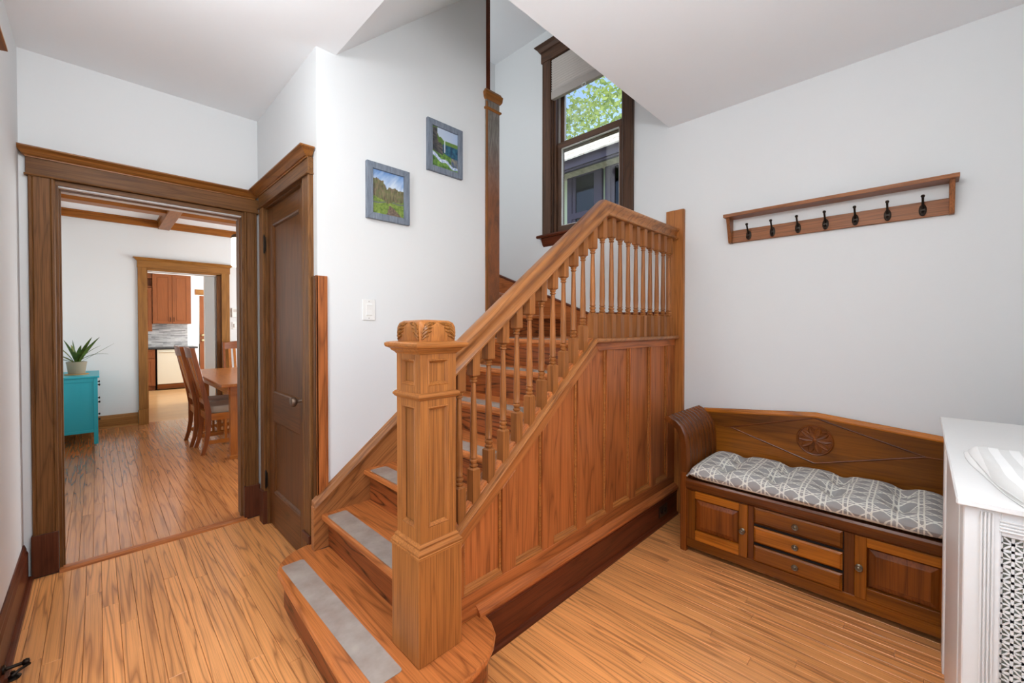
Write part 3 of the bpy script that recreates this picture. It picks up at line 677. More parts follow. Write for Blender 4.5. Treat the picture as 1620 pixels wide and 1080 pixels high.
for (p0, a), (b, p1) in zip(stiles[:-1], stiles[1:]):
    pn = MB().prism([(a, .26), (b, .26)] + [(q[0], q[1] + .03) for q in tops(a, b)], 'y', FACE + .019, FACE + .026).build('panel', 'panel_oak_z', st)
    m = MB().prism([(FACE + .001, .268), (FACE + .0195, .268), (FACE + .0195, .298), (FACE + .013, .294), (FACE + .009, .286), (FACE + .006, .283), (FACE + .002, .277)], 'x', a, b)
    e = .012
    m.prism([(a, .27), (a + e, .27), (a + e, under(a + e) + .003), (a, under(a) + .003)], 'y', FACE + .009, FACE + .019)
    m.prism([(b - e, .27), (b, .27), (b, under(b) + .003), (b - e, under(b - e) + .003)], 'y', FACE + .009, FACE + .019)
    m.build('panel_moulding', 'oak_x', pn, bevel=.002)
# cap that the balusters stand on
m = MB(); prof = [(1.206, -.02), (1.203, -.012), (1.206, -.003), (1.214, 0), (1.218, -.004), (1.228, -.004), (1.31, -.004), (1.31, -.026), (1.22, -.026)]
m.loft([[(x, p[0], z + p[1]) for p in prof] for x, z in ((.915, capz(.915)), (XK, ZK), (2.874, ZK + .003))]); m.build('curb_cap', 'oak_slope', st)
# base moulding under the panels
MB().prism([(1.236, .212), (1.222, .205), (1.207, .188), (1.205, .178), (1.212, .165), (1.216, .162), (1.236, .162)], 'x', 1.04, 2.874).build('base_cap', 'panel_oak_x', st)
MB().prism([(.915, .18), (1.06, .18), (1.06, .205), (.915, .205)], 'y', 1.226, 1.24).build('base_cap', 'panel_oak_x', st)
MB().prism([(1.24, 0), (1.217, 0), (1.217, .150), (1.212, .156), (1.216, .165), (1.24, .165)], 'x', 1.04, 2.874).build('baseboard', 'base_oak_x', st)
MB().prism([(1.217, 0), (1.199, 0), (1.200, .010), (1.207, .018), (1.217, .021)], 'x', 1.055, 2.862).build('shoe', 'base_oak_x', st)
# end board against the outer wall
bx(2.874, XW - .002, 1.178, 1.304, 0, 2.13).build('wall_newel', 'oak_z', st, bevel=.003)
# balusters
def baluster_mesh(x, zb, zt, slope):
    yc = 1.252; hw = .0185; m = MB()
    lo = zb + (.128 if slope else .140); up = zt - (.10 if slope else .118)
    def sq(z, h=hw, tilt=0): return [(x - h, yc - h, z - tilt * h), (x + h, yc - h, z + tilt * h), (x + h, yc + h, z + tilt * h), (x - h, yc + h, z - tilt * h)]
    s = SL if slope else 0
    m.loft([sq(zb, hw, s), sq(lo - .006), sq(lo, hw * .66)])
    m.loft([sq(up, hw * .66), sq(up + .006), sq(zt, hw, s)])
    m.lathe([(.0115, lo), (.0165, lo + .006), (.0165, lo + .011), (.0115, lo + .015), (.0165, lo + .023), (.0165, lo + .029), (.011, lo + .034), (.0155, lo + .038), (.0155, lo + .042), (.0135, lo + .046),
             (.0150, lo + .09), (.0140, lo + .4 * (up - lo)), (.0100, up - .03), (.0095, up - .024), (.0145, up - .020), (.0145, up - .016), (.010, up - .013), (.015, up - .007), (.015, up - .002), (.0115, up)], (x, yc, 0), 12)
    return m
def railz(x): return 1.090 + (x - .90) * .7605 if x < 1.985 else 1.918 + (x - 1.985) * .005
slx = [.973, 1.045] + [1.125 + .0823 * k for k in range(9)]
for i, x in enumerate(slx): baluster_mesh(x, capz(x) - .006, railz(x) + .01, True).build('baluster', 'baluster_oak_z', st, smooth=True)
for k in range(11):
    x = 1.872 + .0938 * k
    b = baluster_mesh(x, ZK - .002, railz(x) + .008, False) if k else baluster_mesh(x, ZK - .004, railz(x) + .01, False)
    b.build('baluster', 'baluster_oak_z', st, smooth=True)
# blocks between the baluster feet on the slope
for a, b in zip([.915] + slx, slx + [1.865]):
    if b - a < .05: continue
    xa, xb = a + .0195, b - .0195
    MB().prism([(xa, capz(xa) - .008), (xb, capz(xb) - .008), (xb, capz(xb) + .008), (xa, capz(xa) + .008)], 'y', 1.24, 1.266).build('fillet', 'tread_oak_x', st)
# handrail
path = [(.895, 1.086), (1.985, 1.918), (2.874, 1.9225)]
prof = [(-.022, 0), (-.030, .004), (-.032, .010), (-.026, .016), (-.022, .022), (-.021, .036), (-.026, .048), (-.034, .056), (-.037, .064), (-.034, .074), (-.026, .081), (-.012, .085), (.012, .085), (.026, .081), (.034, .074), (.037, .064), (.034, .056),
        (.026, .048), (.021, .036), (.022, .022), (.026, .016), (.032, .010), (.030, .004), (.022, 0)]
d1_ = Vector((path[1][0] - path[0][0], path[1][1] - path[0][1])).normalized(); d2_ = Vector((path[2][0] - path[1][0], path[2][1] - path[1][1])).normalized()
n1, n2 = Vector((-d1_.y, d1_.x)), Vector((-d2_.y, d2_.x)); mv = (n1 + n2) / (1 + n1.dot(n2))
offs = [Vector((0, 1 / n1.y)), mv, Vector((0, 1))]
m = MB(); m.loft([[(path[i][0] + offs[i].x * h, 1.252 + y, path[i][1] + offs[i].y * h) for y, h in prof] for i in range(3)]); m.build('handrail', 'oak_slope', st, smooth=True)
MB().loft([[(x, 1.252 + y, path[2][1] + h) for y, h in [(a * 1.18, b * 1.1 - .004) for a, b in prof]] for x in (2.858, 2.874)]).build('rail_collar', 'oak_x', st)
# newel post
nw = MB(); CX, CY = .826, 1.25
nw = MB().stepped(CX, CY, [(.089, RISE), (.089, .540)]).build('newel_post', 'oak_z', st, bevel=.003)
MB().stepped(CX, CY, [(.092, .536), (.092, .543), (.089, .545), (.090, .552), (.085, .560), (.081, .565), (.082, .571), (.076, .578), (.074, .582)]).build('base_moulding', 'oak_x', nw)
MB().stepped(CX, CY, [(.062, .55), (.062, 1.25)]).build('newel_core', 'oak_z', nw)
H = .0745
for k in range(4):
    R = Matrix.Rotation(k * PI / 2, 3, 'Z')
    def rot(p): q = R @ Vector((p[0], p[1], 0)); return (CX + q.x, CY + q.y, p[2])
    def rbox(x0, x1, y0, y1, z0, z1):
        b = MB().box(x0, x1, y0, y1, z0, z1); b.v = [rot(p) for p in b.v]; return b
    # face at local y = -H : corner stile + rails, sunk panels with mouldings
    rbox(-H, -.043, -H, -.060, .575, 1.225).build('newel_stile', 'oak_z', nw, bevel=.001)
    rbox(.043, H - .0145, -H, -.060, .575, 1.225).build('newel_stile', 'oak_z', nw, bevel=.001)
    for a, b in ((.575, .625), (1.035, 1.105), (1.195, 1.225)): rbox(-.043, .043, -H, -.060, a, b).build('newel_rail', 'oak_z', nw, bevel=.001)
    for a, b in ((.625, 1.035), (1.105, 1.195)):
        m = MB(); L = []
        for d, dep in ((0, -H + .001), (.004, -H - .001), (.008, -H + .004), (.013, -.064)):
            L.append([(-.043 + d, dep, a + d), (.043 - d, dep, a + d), (.043 - d, dep, b - d), (-.043 + d, dep, b - d)])
        m.loft(L, caps=False); m.v = [rot(p) for p in m.v]; m.build('panel_moulding', 'oak_z', nw)
MB().stepped(CX, CY, [(.0745, 1.058), (.080, 1.062), (.085, 1.069), (.085, 1.074), (.080, 1.080), (.0745, 1.083)]).build('neck_moulding', 'oak_x', nw)
MB().stepped(CX, CY, [(.076, 1.212), (.080, 1.218), (.088, 1.224), (.092, 1.231), (.103, 1.236), (.106, 1.242), (.106, 1.249), (.100, 1.253), (.078, 1.256)]).build('cap_moulding', 'oak_x', nw)
cp = MB()
def sqr(h, z, r):
    L = []
    for sx, sy, a0 in ((1, 1, 0), (-1, 1, 90), (-1, -1, 180), (1, -1, 270)):
        for j in range(4):
            a = math.radians(a0 + j * 30); L.append((CX + sx * (h - r) + r * math.cos(a), CY + sy * (h - r) + r * math.sin(a), z))
    return L
cp.loft([sqr(.072, 1.252, .004), sqr(.0745, 1.285, .004), sqr(.074, 1.305, .006), sqr(.070, 1.319, .010), sqr(.060, 1.327, .014), sqr(.02, 1.330, .012)])
cap = cp.build('newel_cap', 'oak_z', nw, smooth=True)
# carved acanthus leaves in relief on each face of the cap
for k in range(4):
    R = Matrix.Rotation(k * PI / 2, 3, 'Z')
    for s in (-1, 1):
        m = MB()
        for (x0, z0, x1, z1, bend, w) in ((.066, 1.262, .040, 1.275, .004, .0045), (.067, 1.272, .030, 1.290, .006, .006), (.066, 1.284, .026, 1.303, .006, .006), (.062, 1.297, .016, 1.315, .005, .005), (.056, 1.310, .008, 1.321, .003, .004)):
            pts = []; N = 7
            for i in range(N + 1):
                f = i / N; x = x0 + (x1 - x0) * f; z = z0 + (z1 - z0) * f + bend * math.sin(f * PI) * (1.2 if f < .6 else .7); zz = min(z, 1.319)
                pts.append((s * x, -.0752 + max(0, zz - 1.303) * .3, zz))
            rr = [w * (.35 + .65 * math.sin(min(1, (i + .6) / N) * PI * .93)) for i in range(N + 1)]
            m.tube(pts, rr, 6)
        mv_ = []
        for p in m.v: q = R @ Vector(p); mv_.append((CX + q.x, CY + q.y, p[2]))
        m.v = mv_; m.build('carved_leaf', 'cornice_oak_z', nw, smooth=True)
# ------------------------------------------------------------------ bench
BF, BB = 2.415, 2.885           # front and back of the body
YL, YR = .965, -.115            # inner sides
be = thing('storage_bench', 'dark stained wooden settle with scrolled reeded arms, drawers and cupboard doors', 'bench', (2.65, .425, 0))
bx(BF + .012, BB, YR, YL, .036, .372).build('carcass', 'bench_dark_y', be)
MB().prism([(BF - .012, .378), (BF - .016, .39), (BF - .016, .42), (BF - .010, .43), (BB, .43), (BB, .372), (BF - .006, .372)], 'y', YR, YL).build('seat_board', 'bench_dark_y', be)
bx(BF + .001, BF + .014, YR, YL, .032, .086).build('bottom_rail', 'bench_pine_y', be, bevel=.003)
for a, b in ((.616, .644), (.208, .247), (YL - .008, YL), (YR, YR + .008)): bx(BF + .002, BF + .014, a, b, .086, .374).build('stile', 'bench_dark_z', be, bevel=.002)
bx(BF + .002, BF + .014, YR, YL, .366, .378).build('top_rail', 'bench_dark_y', be)
def cup_door(a, b, z0, z1, ky):
    d = bx(BF - .006, BF + .012, a, a + .042, z0, z1).build('door', 'bench_pine_z', be, bevel=.002)
    bx(BF - .006, BF + .012, b - .042, b, z0, z1).build('door_stile', 'bench_pine_z', d, bevel=.002)
    bx(BF - .006, BF + .012, a + .042, b - .042, z0, z0 + .055).build('door_rail', 'bench_pine_y', d, bevel=.002)
    bx(BF - .006, BF + .012, a + .042, b - .042, z1 - .042, z1).build('door_rail', 'bench_pine_y', d, bevel=.002)
    pa, pb, qa, qb = a + .042, b - .042, z0 + .055, z1 - .042
    MB().loft([[(x, pa + e, qa + e), (x, pb - e, qa + e), (x, pb - e, qb - e), (x, pa + e, qb - e)] for x, e in ((BF + .010, 0), (BF + .008, .004), (BF + .004, .008), (BF - .003, .028), (BF - .005, .03))]).build('raised_panel', 'bench_dark_z', d)
    knob(ky, (z0 + z1) / 2, d)
def knob(y, z, par):
    MB().lathe([(.013, 0), (.014, -.002), (.012, -.004), (.0075, -.007), (.0075, -.010), (.0135, -.013), (.0145, -.016), (.012, -.019), (.008, -.018), (.005, -.021), (.001, -.0215)], (BF - .006, y, z), 16, 'x').build('knob', 'antique_brass', par, smooth=True)
cup_door(.644, YL - .008, .086, .366, .667); cup_door(YR + .008, .208, .086, .366, .192)
for z0, z1 in ((.288, .362), (.188, .262), (.09, .164)):
    dr = bx(BF + .006, BF + .013, .247, .616, z0 - .006, z1 + .014).build('drawer', 'gap_black', be)  # black body shows round the front, painting in the shadow gap
    MB().loft([[(x, .250 + e, z0 + e), (x, .613 - e, z0 + e), (x, .613 - e, z1 + .006 - e), (x, .250 + e, z1 + .006 - e)] for x, e in ((BF + .002, 0), (BF - .006, .0), (BF - .012, .007), (BF - .015, .009))]).build('drawer_front', 'bench_pine_y', dr)
    knob(.432, (z0 + z1) / 2 + .003, dr)
for y, s in ((YL, 1), (YR, -1)):
    for x0, x1 in ((BF - .004, BF + .04), (BB - .04, BB)):
        bx(x0, x1, min(y, y + s * .036), max(y, y + s * .036), 0, .46).build('leg', 'bench_dark_z', be, bevel=.004)
    bx(BF + .04, BB - .04, min(y, y + s * .03), max(y, y + s * .03), .036, .46).build('side_panel', 'bench_dark_z', be)
    # scrolled arm: profile (outward offset, z) extruded front to back with reeds on the inner side
    cen = [(.0, .44), (.0, .56), (.003, .62), (.012, .67), (.030, .710), (.058, .737), (.095, .752)]
    th = .034; NR = 10; NX = NR * 8
    def arm(u, v, inner=True):
        f = v * (len(cen) - 1); i = min(int(f), len(cen) - 2); g = f - i
        def C(j): return Vector(cen[max(0, min(len(cen) - 1, j))])
        p = C(i).lerp(C(i + 1), g); d = (C(min(i + 1 + (g > .5), len(cen) - 1)) - C(max(0, i - (g < .5)))).normalized(); n = Vector((-d.y, d.x))
        x = BF + (BB - BF) * u
        ph = u * NR; w = abs(math.sin(ph * PI))
        off = (th * .5 - .002 + .017 * (w ** .5)) if inner else -th * .5
        q = p + n * off
        return (x, y + s * (.018 + q.x), q.y)
    m = MB(); m.grid(lambda u, v: arm(u, v), NX, 18); m.grid(lambda u, v: arm(u, v, False), 1, 18)
    for u in (0, 1): m.grid(lambda a, v: tuple(Vector(arm(u, v)).lerp(Vector(arm(u, v, False)), a)), 1, 18)
    m.grid(lambda u, a: tuple(Vector(arm(u, 1)).lerp(Vector(arm(u, 1, False)), a)), NX, 1)
    ao = m.build('arm', 'bench_dark_z', be, smooth=True)
    tip = arm(0, 1); 
    MB().lathe([(.004, -.002), (.020, 0), (.020, BB - BF), (.004, BB - BF + .002)], (BF, y + s * (.018 + .097), .754), 14, 'x').build('arm_scroll', 'bench_dark_x', ao, smooth=True)
# back
BX = 2.862
MB().prism([(YR - .02, .42), (YL + .02, .42), (YL + .055, .70), (YL + .065, .752), (.425, .806), (YR - .065, .752), (YR - .055, .70)], 'x', BX, BX + .025).build('backrest', 'bench_back_y', be)
m = MB(); pr = [(BX - .006, -.016), (BX - .008, -.008), (BX - .004, .006), (BX + .012, .012), (BX + .030, .006), (BX + .031, -.016)]
m.loft([[(p[0], yy, zz + p[1]) for p in pr] for yy, zz in ((YL + .07, .757), (.425, .812), (YR - .07, .757))]); m.build('top_moulding', 'bench_pine_y', be)
dm = [(.868, .668), (.425, .793), (-.018, .668), (.425, .535)]
for i in range(4):
    a, b = Vector((BX - .001, *dm[i])), Vector((BX - .001, *dm[(i + 1) % 4])); MB().tube([a, b], .0045, 6).build('diamond_bead', 'bench_dark_y', be)
for ya, yb in ((.868, .985), (-.018, -.135)): MB().tube([(BX - .001, ya, .668), (BX - .001, yb, .668)], .0025, 5).build('diamond_bead', 'bench_dark_y', be)
ro = MB().lathe([(.086, 0), (.087, -.007), (.083, -.012), (.079, -.010), (.077, -.002), (.02, -.001), (.001, -.001)], (BX, .425, .668), 36, 'x').build('rosette', 'bench_dark_y', be, smooth=True)
for k in range(10):
    a = 2 * PI * k / 10; m = MB(); L = []
    for i in range(7):
        f = i / 6; r = .010 + .064 * f; w = .019 * math.sin(PI * (f * .86 + .07)) ** .8
        ca, sa = math.cos(a), math.sin(a)
        def pt(rr, ww, h): return (BX - .002 - h, .425 + ca * rr - sa * ww, .668 + sa * rr + ca * ww)
        L.append([pt(r, -w, 0), pt(r, -w * .55, .006), pt(r, 0, .003), pt(r, w * .55, .006), pt(r, w, 0)])
    m.loft(L, caps=False, closed=False); m.build('petal', 'bench_dark_y', ro, smooth=True)
MB().lathe([(.011, -.001), (.011, -.006), (.007, -.010), (.001, -.011)], (BX, .425, .668), 12, 'x').build('petal_boss', 'bench_dark_y', ro, smooth=True)
# ------------------------------------------------------------------ cushion (tufted, cane weave print)
CY0, CY1, CX0, CX1 = -.098, .944, BF - .034, 2.852
tufts = [(CY1 - .175 - .2366 * k, x) for k in range(4) for x in (2.53, 2.73)]
def cush(top):
    def fn(u, v):
        y = CY0 + (CY1 - CY0) * u; x = CX0 + (CX1 - CX0) * v
        e = (max(0, 1 - abs(2 * u - 1) ** 18)) ** .5 * (max(0, 1 - abs(2 * v - 1) ** 7)) ** .5
        h = .040 + (.058 if top else -.038) * e
        if top:
            for ty, tx in tufts:
                d2 = ((y - ty) / .055) ** 2 + ((x - tx) / .055) ** 2; h -= .042 * math.exp(-d2)
            for ty in {round(t[0], 4) for t in tufts}: h -= .022 * e * math.exp(-((y - ty) / .035) ** 2)
            h += .004 * noise.noise(Vector((y * 7, x * 7, 3)))
        rr = .012 * noise.noise(Vector((y * 6, x * 6, 9)))
        return (x + (rr if v in (0, 1) else 0), y, .4315 + max(.001, h))
    return fn
me = bpy.data.meshes.new('bench_cushion'); bm = bmesh.new(); uvl = bm.loops.layers.uv.new('UVMap')
NU, NV = 120, 56
for top in (True, False):
    fn = cush(top); G = [[bm.verts.new(fn(i / NU, j / NV)) for j in range(NV + 1)] for i in range(NU + 1)]
    for i in range(NU):
        for j in range(NV):
            q = [(i, j), (i + 1, j), (i + 1, j + 1), (i, j + 1)]
            if not top: q.reverse()
            f = bm.faces.new([G[a][b] for a, b in q]); f.smooth = True
            for lp, (a, b) in zip(f.loops, q):
                co = lp.vert.co; vv = (co.x - CX0) / .076 + (0 if co.x > CX0 + .03 else 0) - (.535 - co.z) / .076 * (1 if b / NV < .12 else 0)
                lp[uvl].uv = (co.y / .082, vv)
bmesh.ops.remove_doubles(bm, verts=bm.verts, dist=.0004); bm.to_mesh(me); bm.free(); me.materials.append(MATS['cane_fabric'])
cu = bpy.data.objects.new('bench_cushion', me); COL.objects.link(cu); cu['_base'] = (0, 0, 0)
tag(cu, 'grey tufted bench cushion with white cane weave print', 'cushion')
for ty, tx in tufts:
    z = .4315 + cush(True)((ty - CY0) / (CY1 - CY0), (tx - CX0) / (CX1 - CX0))[2] - .4315
    MB().lathe([(.001, .004), (.007, .003), (.008, .000), (.006, -.002)], (tx, ty, z), 8).build('tuft_tie', 'shade_fabric', cu)
m = MB(); m.tube([(BF + .03, YL - .006, .44), (BF + .0, YL - .01, .452), (BF - .008, YL - .004, .446), (BF + .012, YL + .0, .436)], .004, 6); m.build('cushion_tie', 'shade_rail', cu)
# ------------------------------------------------------------------ coat rack
rk = thing('coat_rack', 'wooden wall coat rack with narrow shelf and seven hooks', 'coat rack', (XW, .39, 1.85))
bx(XW - .105, XW, -.118, .90, 1.998, 2.018).build('shelf', 'rack_oak_y', rk, bevel=.0015)
bx(XW - .02, XW, -.088, .872, 1.848, 1.925).build('backboard', 'rack_oak_y', rk, bevel=.0015)
for y0, y1 in ((-.105, -.086), (.870, .889)):
    MB().prism([(XW, 1.846), (XW - .034, 1.846), (XW - .085, 1.998), (XW, 1.998)], 'y', y0, y1).build('bracket', 'rack_oak_z', rk, bevel=.001)
def hook_parts(y, parent):
    x0 = XW - .02
    h = MB().loft([[(x0 - d, y + math.cos(a * PI / 8) * .0145 * s, 1.887 + math.sin(a * PI / 8) * .030 * s + zo) for a in range(16)] for d, s, zo in ((0, 1, -.004), (.002, 1, -.004), (.004, .85, -.004), (.005, .5, -.004))]).build('hook', 'dark_iron', parent, smooth=True)
    MB().tube([(x0 - .003, y, 1.892), (x0 - .018, y, 1.905), (x0 - .034, y, 1.922), (x0 - .044, y, 1.938)], [.0065, .005, .0045, .005], 8).build('hook_prong', 'dark_iron', h, smooth=True)
    MB().lathe([(.001, -.008), (.006, -.006), (.0085, 0), (.006, .006), (.001, .008)], (x0 - .046, y, 1.943), 10).build('hook_tip', 'dark_iron', h, smooth=True)
    MB().tube([(x0 - .004, y, 1.876), (x0 - .018, y, 1.862), (x0 - .032, y, 1.860), (x0 - .04, y, 1.868)], [.0065, .005, .0045, .006], 8).build('hook_prong', 'dark_iron', h, smooth=True)
for k in range(7): hook_parts(.775 - .1287 * k, rk)
# ------------------------------------------------------------------ radiator cover
RX0, RX1, RY0, RY1, RZ = 1.262, 2.33, -.46, -.066, .952
rc = thing('radiator_cover', 'white painted radiator cover with fluted corner and pierced metal grille', 'radiator cover', (1.8, -.26, 0))
bx(RX0 - .012, RX1 + .012, RY0 - .01, RY1 + .013, RZ - .016, RZ).build('top', 'white_trim', rc, bevel=.003)
MB().box(RX0 + .012, RX1, RY1 - .014, RY1 - .004, 0, RZ - .016).build('side_panel', 'white_trim', rc)
for a, b in ((RX0 + .012, RX0 + .10), (RX1 - .10, RX1)): bx(a, b, RY1 - .006, RY1 + .002, 0, RZ - .016).build('side_stile', 'white_trim', rc, bevel=.002)
m = MB()
for x in (RX0 + .106, RX0 + .112, RX0 + .122): m.box(x, x + .003, RY1 - .006, RY1 + .003, .02, RZ - .03)
for i in range(60): m.box(RX0 + .13, RX0 + .134, RY1 - .004, RY1 + .0015, .03 + i * .015, .037 + i * .015)
m.build('rope_moulding', 'white_trim', rc)
# front end panel: fluted pilaster, frame, grille
fy = [RY1, RY1 - .019]
bx(RX0, RX0 + .014, -.115, RY1 + .002, 0, RZ - .016).build('front_stile', 'white_trim', rc, bevel=.002)
for k in range(4): bx(RX0 - .0035, RX0 + .001, RY1 - .024 - k * .0052, RY1 - .0212 - k * .0052, .03, RZ - .022).build('flute', 'white_trim', rc, bevel=.0007)
bx(RX0, RX0 + .014, RY0, RY0 + .049, 0, RZ - .016).build('front_stile', 'white_trim', rc, bevel=.002)
bx(RX0 + .001, RX0 + .013, RY0 + .049, -.115, .888, RZ - .016).build('front_rail', 'white_trim', rc, bevel=.001)
for k in range(4): bx(RX0 - .0025, RX0 + .002, RY0 + .049, -.113, .897 + k * .0065, .9005 + k * .0065).build('flute', 'white_trim', rc, bevel=.0006)
bx(RX0 + .001, RX0 + .013, RY0 + .049, -.115, 0, .09).build('front_rail', 'white_trim', rc, bevel=.001)
# grille: cells of eight rays, triangular holes between
gm = MB(); PT = .0305; gx = RX0 + .008
ny = int((.115 + RY0 * -1 - .049 - .115) / PT) ; ya = -.116
nyc = int((-.115 - (RY0 + .049)) / PT); nzc = int((.888 - .09) / PT)
def bar(p, q, w):
    d = (Vector(q) - Vector(p)); d.normalize(); n = Vector((-d.y, d.x)) * w / 2
    a = [Vector(p) + n, Vector(q) + n, Vector(q) - n, Vector(p) - n]
    gm.add([(gx, v.x, v.y) for v in a] + [(gx + .0015, v.x, v.y) for v in a], [(0, 1, 2, 3), (4, 5, 6, 7), (0, 1, 5, 4), (2, 3, 7, 6)])
for i in range(nyc + 1):
    y = ya - i * PT; bar((y, .088), (y, .89), .0048)
for j in range(nzc + 2):
    z = .888 - j * PT; bar((ya, z), (ya - (nyc + 1) * PT, z), .0050)
for i in range(nyc + 1):
    for j in range(nzc + 1):
        y0, z0 = ya - i * PT, .888 - j * PT; y1, z1 = y0 - PT, z0 - PT
        bar((y0, z0), (y1, z1), .0030); bar((y0, z1), (y1, z0), .0030); bar(((y0 + y1) / 2, z0), ((y0 + y1) / 2, z1), .0046); bar((y0, (z0 + z1) / 2), (y1, (z0 + z1) / 2), .0030)
gm.build('grille', 'white_trim', rc, kind=None)
bx(RX0 + .018, RX0 + .022, RY0 + .03, -.09, .02, .93).build('grille_backing', 'grille_back', rc)
rd = None
# ------------------------------------------------------------------ folded cloth on the radiator cover
def cloth():
    me = bpy.data.meshes.new('folded_cloth'); bm = bmesh.new(); uvl = bm.loops.layers.uv.new('UVMap')
    # two stacked folds; outline runs back-left corner to the overhanging front edge
    A, B = Vector((1.70, -.096)), Vector((1.235, -.150))     # visible left border from back to front
    for layer, (zo, th, sh) in enumerate(((0.001, .007, .010), (.0085, .018, 0))):
        NU, NV = 40, 20; top = []; bot = []
        for side, arr in ((1, top), (0, bot)):
            for i in range(NU + 1):
                f = i / NU; row = []
                for j in range(NV + 1):
                    g = j / NV; p = A.lerp(B, f) + Vector((0, .016 * math.sin(f * PI) + .003 * math.sin(f * 9 + layer)))
                    x = p.x + g * .02 + sh * .5; y = p.y + sh * (1 - f) - g * .26
                    edge = min(1, g / .07) ** .5 if g < .07 else 1
                    ee = min(1, min(f, 1 - f) / .03) ** .5
                    z = RZ + zo + (th * edge * ee if side else 0) + (.003 * noise.noise(Vector((x * 14, y * 14, layer * 5.0))) + .003 if side else 0)
                    drop = max(0, RX0 - .014 - x)
                    row.append(bm.verts.new((x, y, z)))
                arr.append(row)
            G = arr
            for i in range(NU):
                for j in range(NV):
                    q = [(i, j), (i + 1, j), (i + 1, j + 1), (i, j + 1)]
                    f_ = bm.faces.new([G[a][b] for a, b in q]); f_.smooth = True
                    for lp, (a, b) in zip(f_.loops, q): lp[uvl].uv = (b / NV * .9 + a / NU * .10, a / NU)
        per = [(i, 0) for i in range(NU + 1)] + [(NU, j) for j in range(1, NV + 1)] + [(i, NV) for i in range(NU - 1, -1, -1)] + [(0, j) for j in range(NV - 1, 0, -1)]
        for k in range(len(per)):
            a, b = per[k], per[(k + 1) % len(per)]; bm.faces.new([top[a[0]][a[1]], top[b[0]][b[1]], bot[b[0]][b[1]], bot[a[0]][a[1]]]).smooth = True
    bmesh.ops.recalc_face_normals(bm, faces=bm.faces); bm.to_mesh(me); bm.free(); me.materials.append(MATS['striped_cloth'])
    o = bpy.data.objects.new('folded_cloth', me); COL.objects.link(o); o['_base'] = (0, 0, 0); return o
cl = tag(cloth(), 'folded white and grey striped cloth on the radiator cover', 'cloth')
pc = MB().tube([(1.730 + .010 * math.cos(a), -.148 + .022 * math.sin(a), RZ + .007) for a in [math.radians(20 + d * 15) for d in range(22)]], .004, 6, .6)
tag(pc.build('plastic_ring', 'white_plastic'), 'small white plastic ring lying behind the folded cloth', 'ring')
# ------------------------------------------------------------------ pictures
def picture(name, label, x0, x1, z0, z1, paint):
    y1 = YP; y0 = YP - .022; w = .036; cx, cz = (x0 + x1) / 2, (z0 + z1) / 2
    r = thing(name, label, 'picture', (cx, YP, z0))
    for poly in ([(x0, z0), (x1, z0), (x1 - w, z0 + w), (x0 + w, z0 + w)], [(x1, z0), (x1, z1), (x1 - w, z1 - w), (x1 - w, z0 + w)],
                 [(x1, z1), (x0, z1), (x0 + w, z1 - w), (x1 - w, z1 - w)], [(x0, z1), (x0, z0), (x0 + w, z0 + w), (x0 + w, z1 - w)]):
        MB().prism(poly, 'y', y0, y1).build('frame_side', 'weathered_blue', r, bevel=.0012)
    a, b, c, d = x0 + w - .003, x1 - w + .003, z0 + w - .003, z1 - w + .003; NX, NZ = 66, 84
    m = MB(); m.grid(lambda u, v: (a + (b - a) * u, YP - .010, c + (d - c) * v), NX, NZ)
    cols = [paint(i / NX, j / NZ) for i in range(NX + 1) for j in range(NZ + 1)]
    o = m.build('print', 'photo_print', r); ca = o.data.color_attributes.new('Col', 'FLOAT_COLOR', 'POINT')
    for i, cc in enumerate(cols): ca.data[i].color = lin(cc)
    bx(x0 + .01, x1 - .01, YP - .008, YP - .001, z0 + .01, z1 - .01).build('backing', 'gap_black', r)
def nz(x, y, s=0): return noise.noise(Vector((x, y, s)))
def fb(x, y, s=0): return nz(x, y, s) + .5 * nz(2.1 * x, 2.1 * y, s + 3) + .25 * nz(4.3 * x, 4.3 * y, s + 7)
def mixc(a, b, t): t = max(0, min(1, t)); return tuple(p + (q - p) * t for p, q in zip(a, b))
def paint1(u, v):
    sky = mixc((214, 224, 236), (108, 146, 200), (v - .6) * 2.4 + .5 * fb((u - v) * 5, (u + v) * 1.5, 2))
    ridge = .70 - .10 * abs(u - .45) ** .6 * (1 if u > .45 else -.9) + .03 * fb(u * 9, 0, 4) - .10 * math.exp(-((u - .47) / .05) ** 2) + (.05 if u < .35 else 0)
    if v > ridge: return sky
    rock = mixc((70, 58, 48), (148, 128, 104), .5 + .7 * fb(u * 22, v * 7, 5))
    g1 = .30 + .26 * max(0, .45 - u) + .06 * fb(u * 5, v * 3, 1) + .12 * max(0, u - .5)
    if v > g1: return mixc(rock, (98, 112, 64), .35 + .6 * fb(u * 9, v * 12, 8))
    grass = mixc((78, 104, 40), (146, 164, 74), .5 + .6 * fb(u * 12, v * 18, 6))
    if abs(v - .27 - .07 * u + .02 * math.sin(u * 9)) < .016: return (98, 104, 96)
    c = .58 + (.22 - v) * .5; w = .02 + max(0, .24 - v) * 1.1
    if v < .24 and abs(u - c) < w + .03 * fb(u * 14, v * 14, 3): return mixc((82, 66, 58), (132, 112, 96), .5 + .7 * fb(u * 22, v * 22, 9))
    return grass
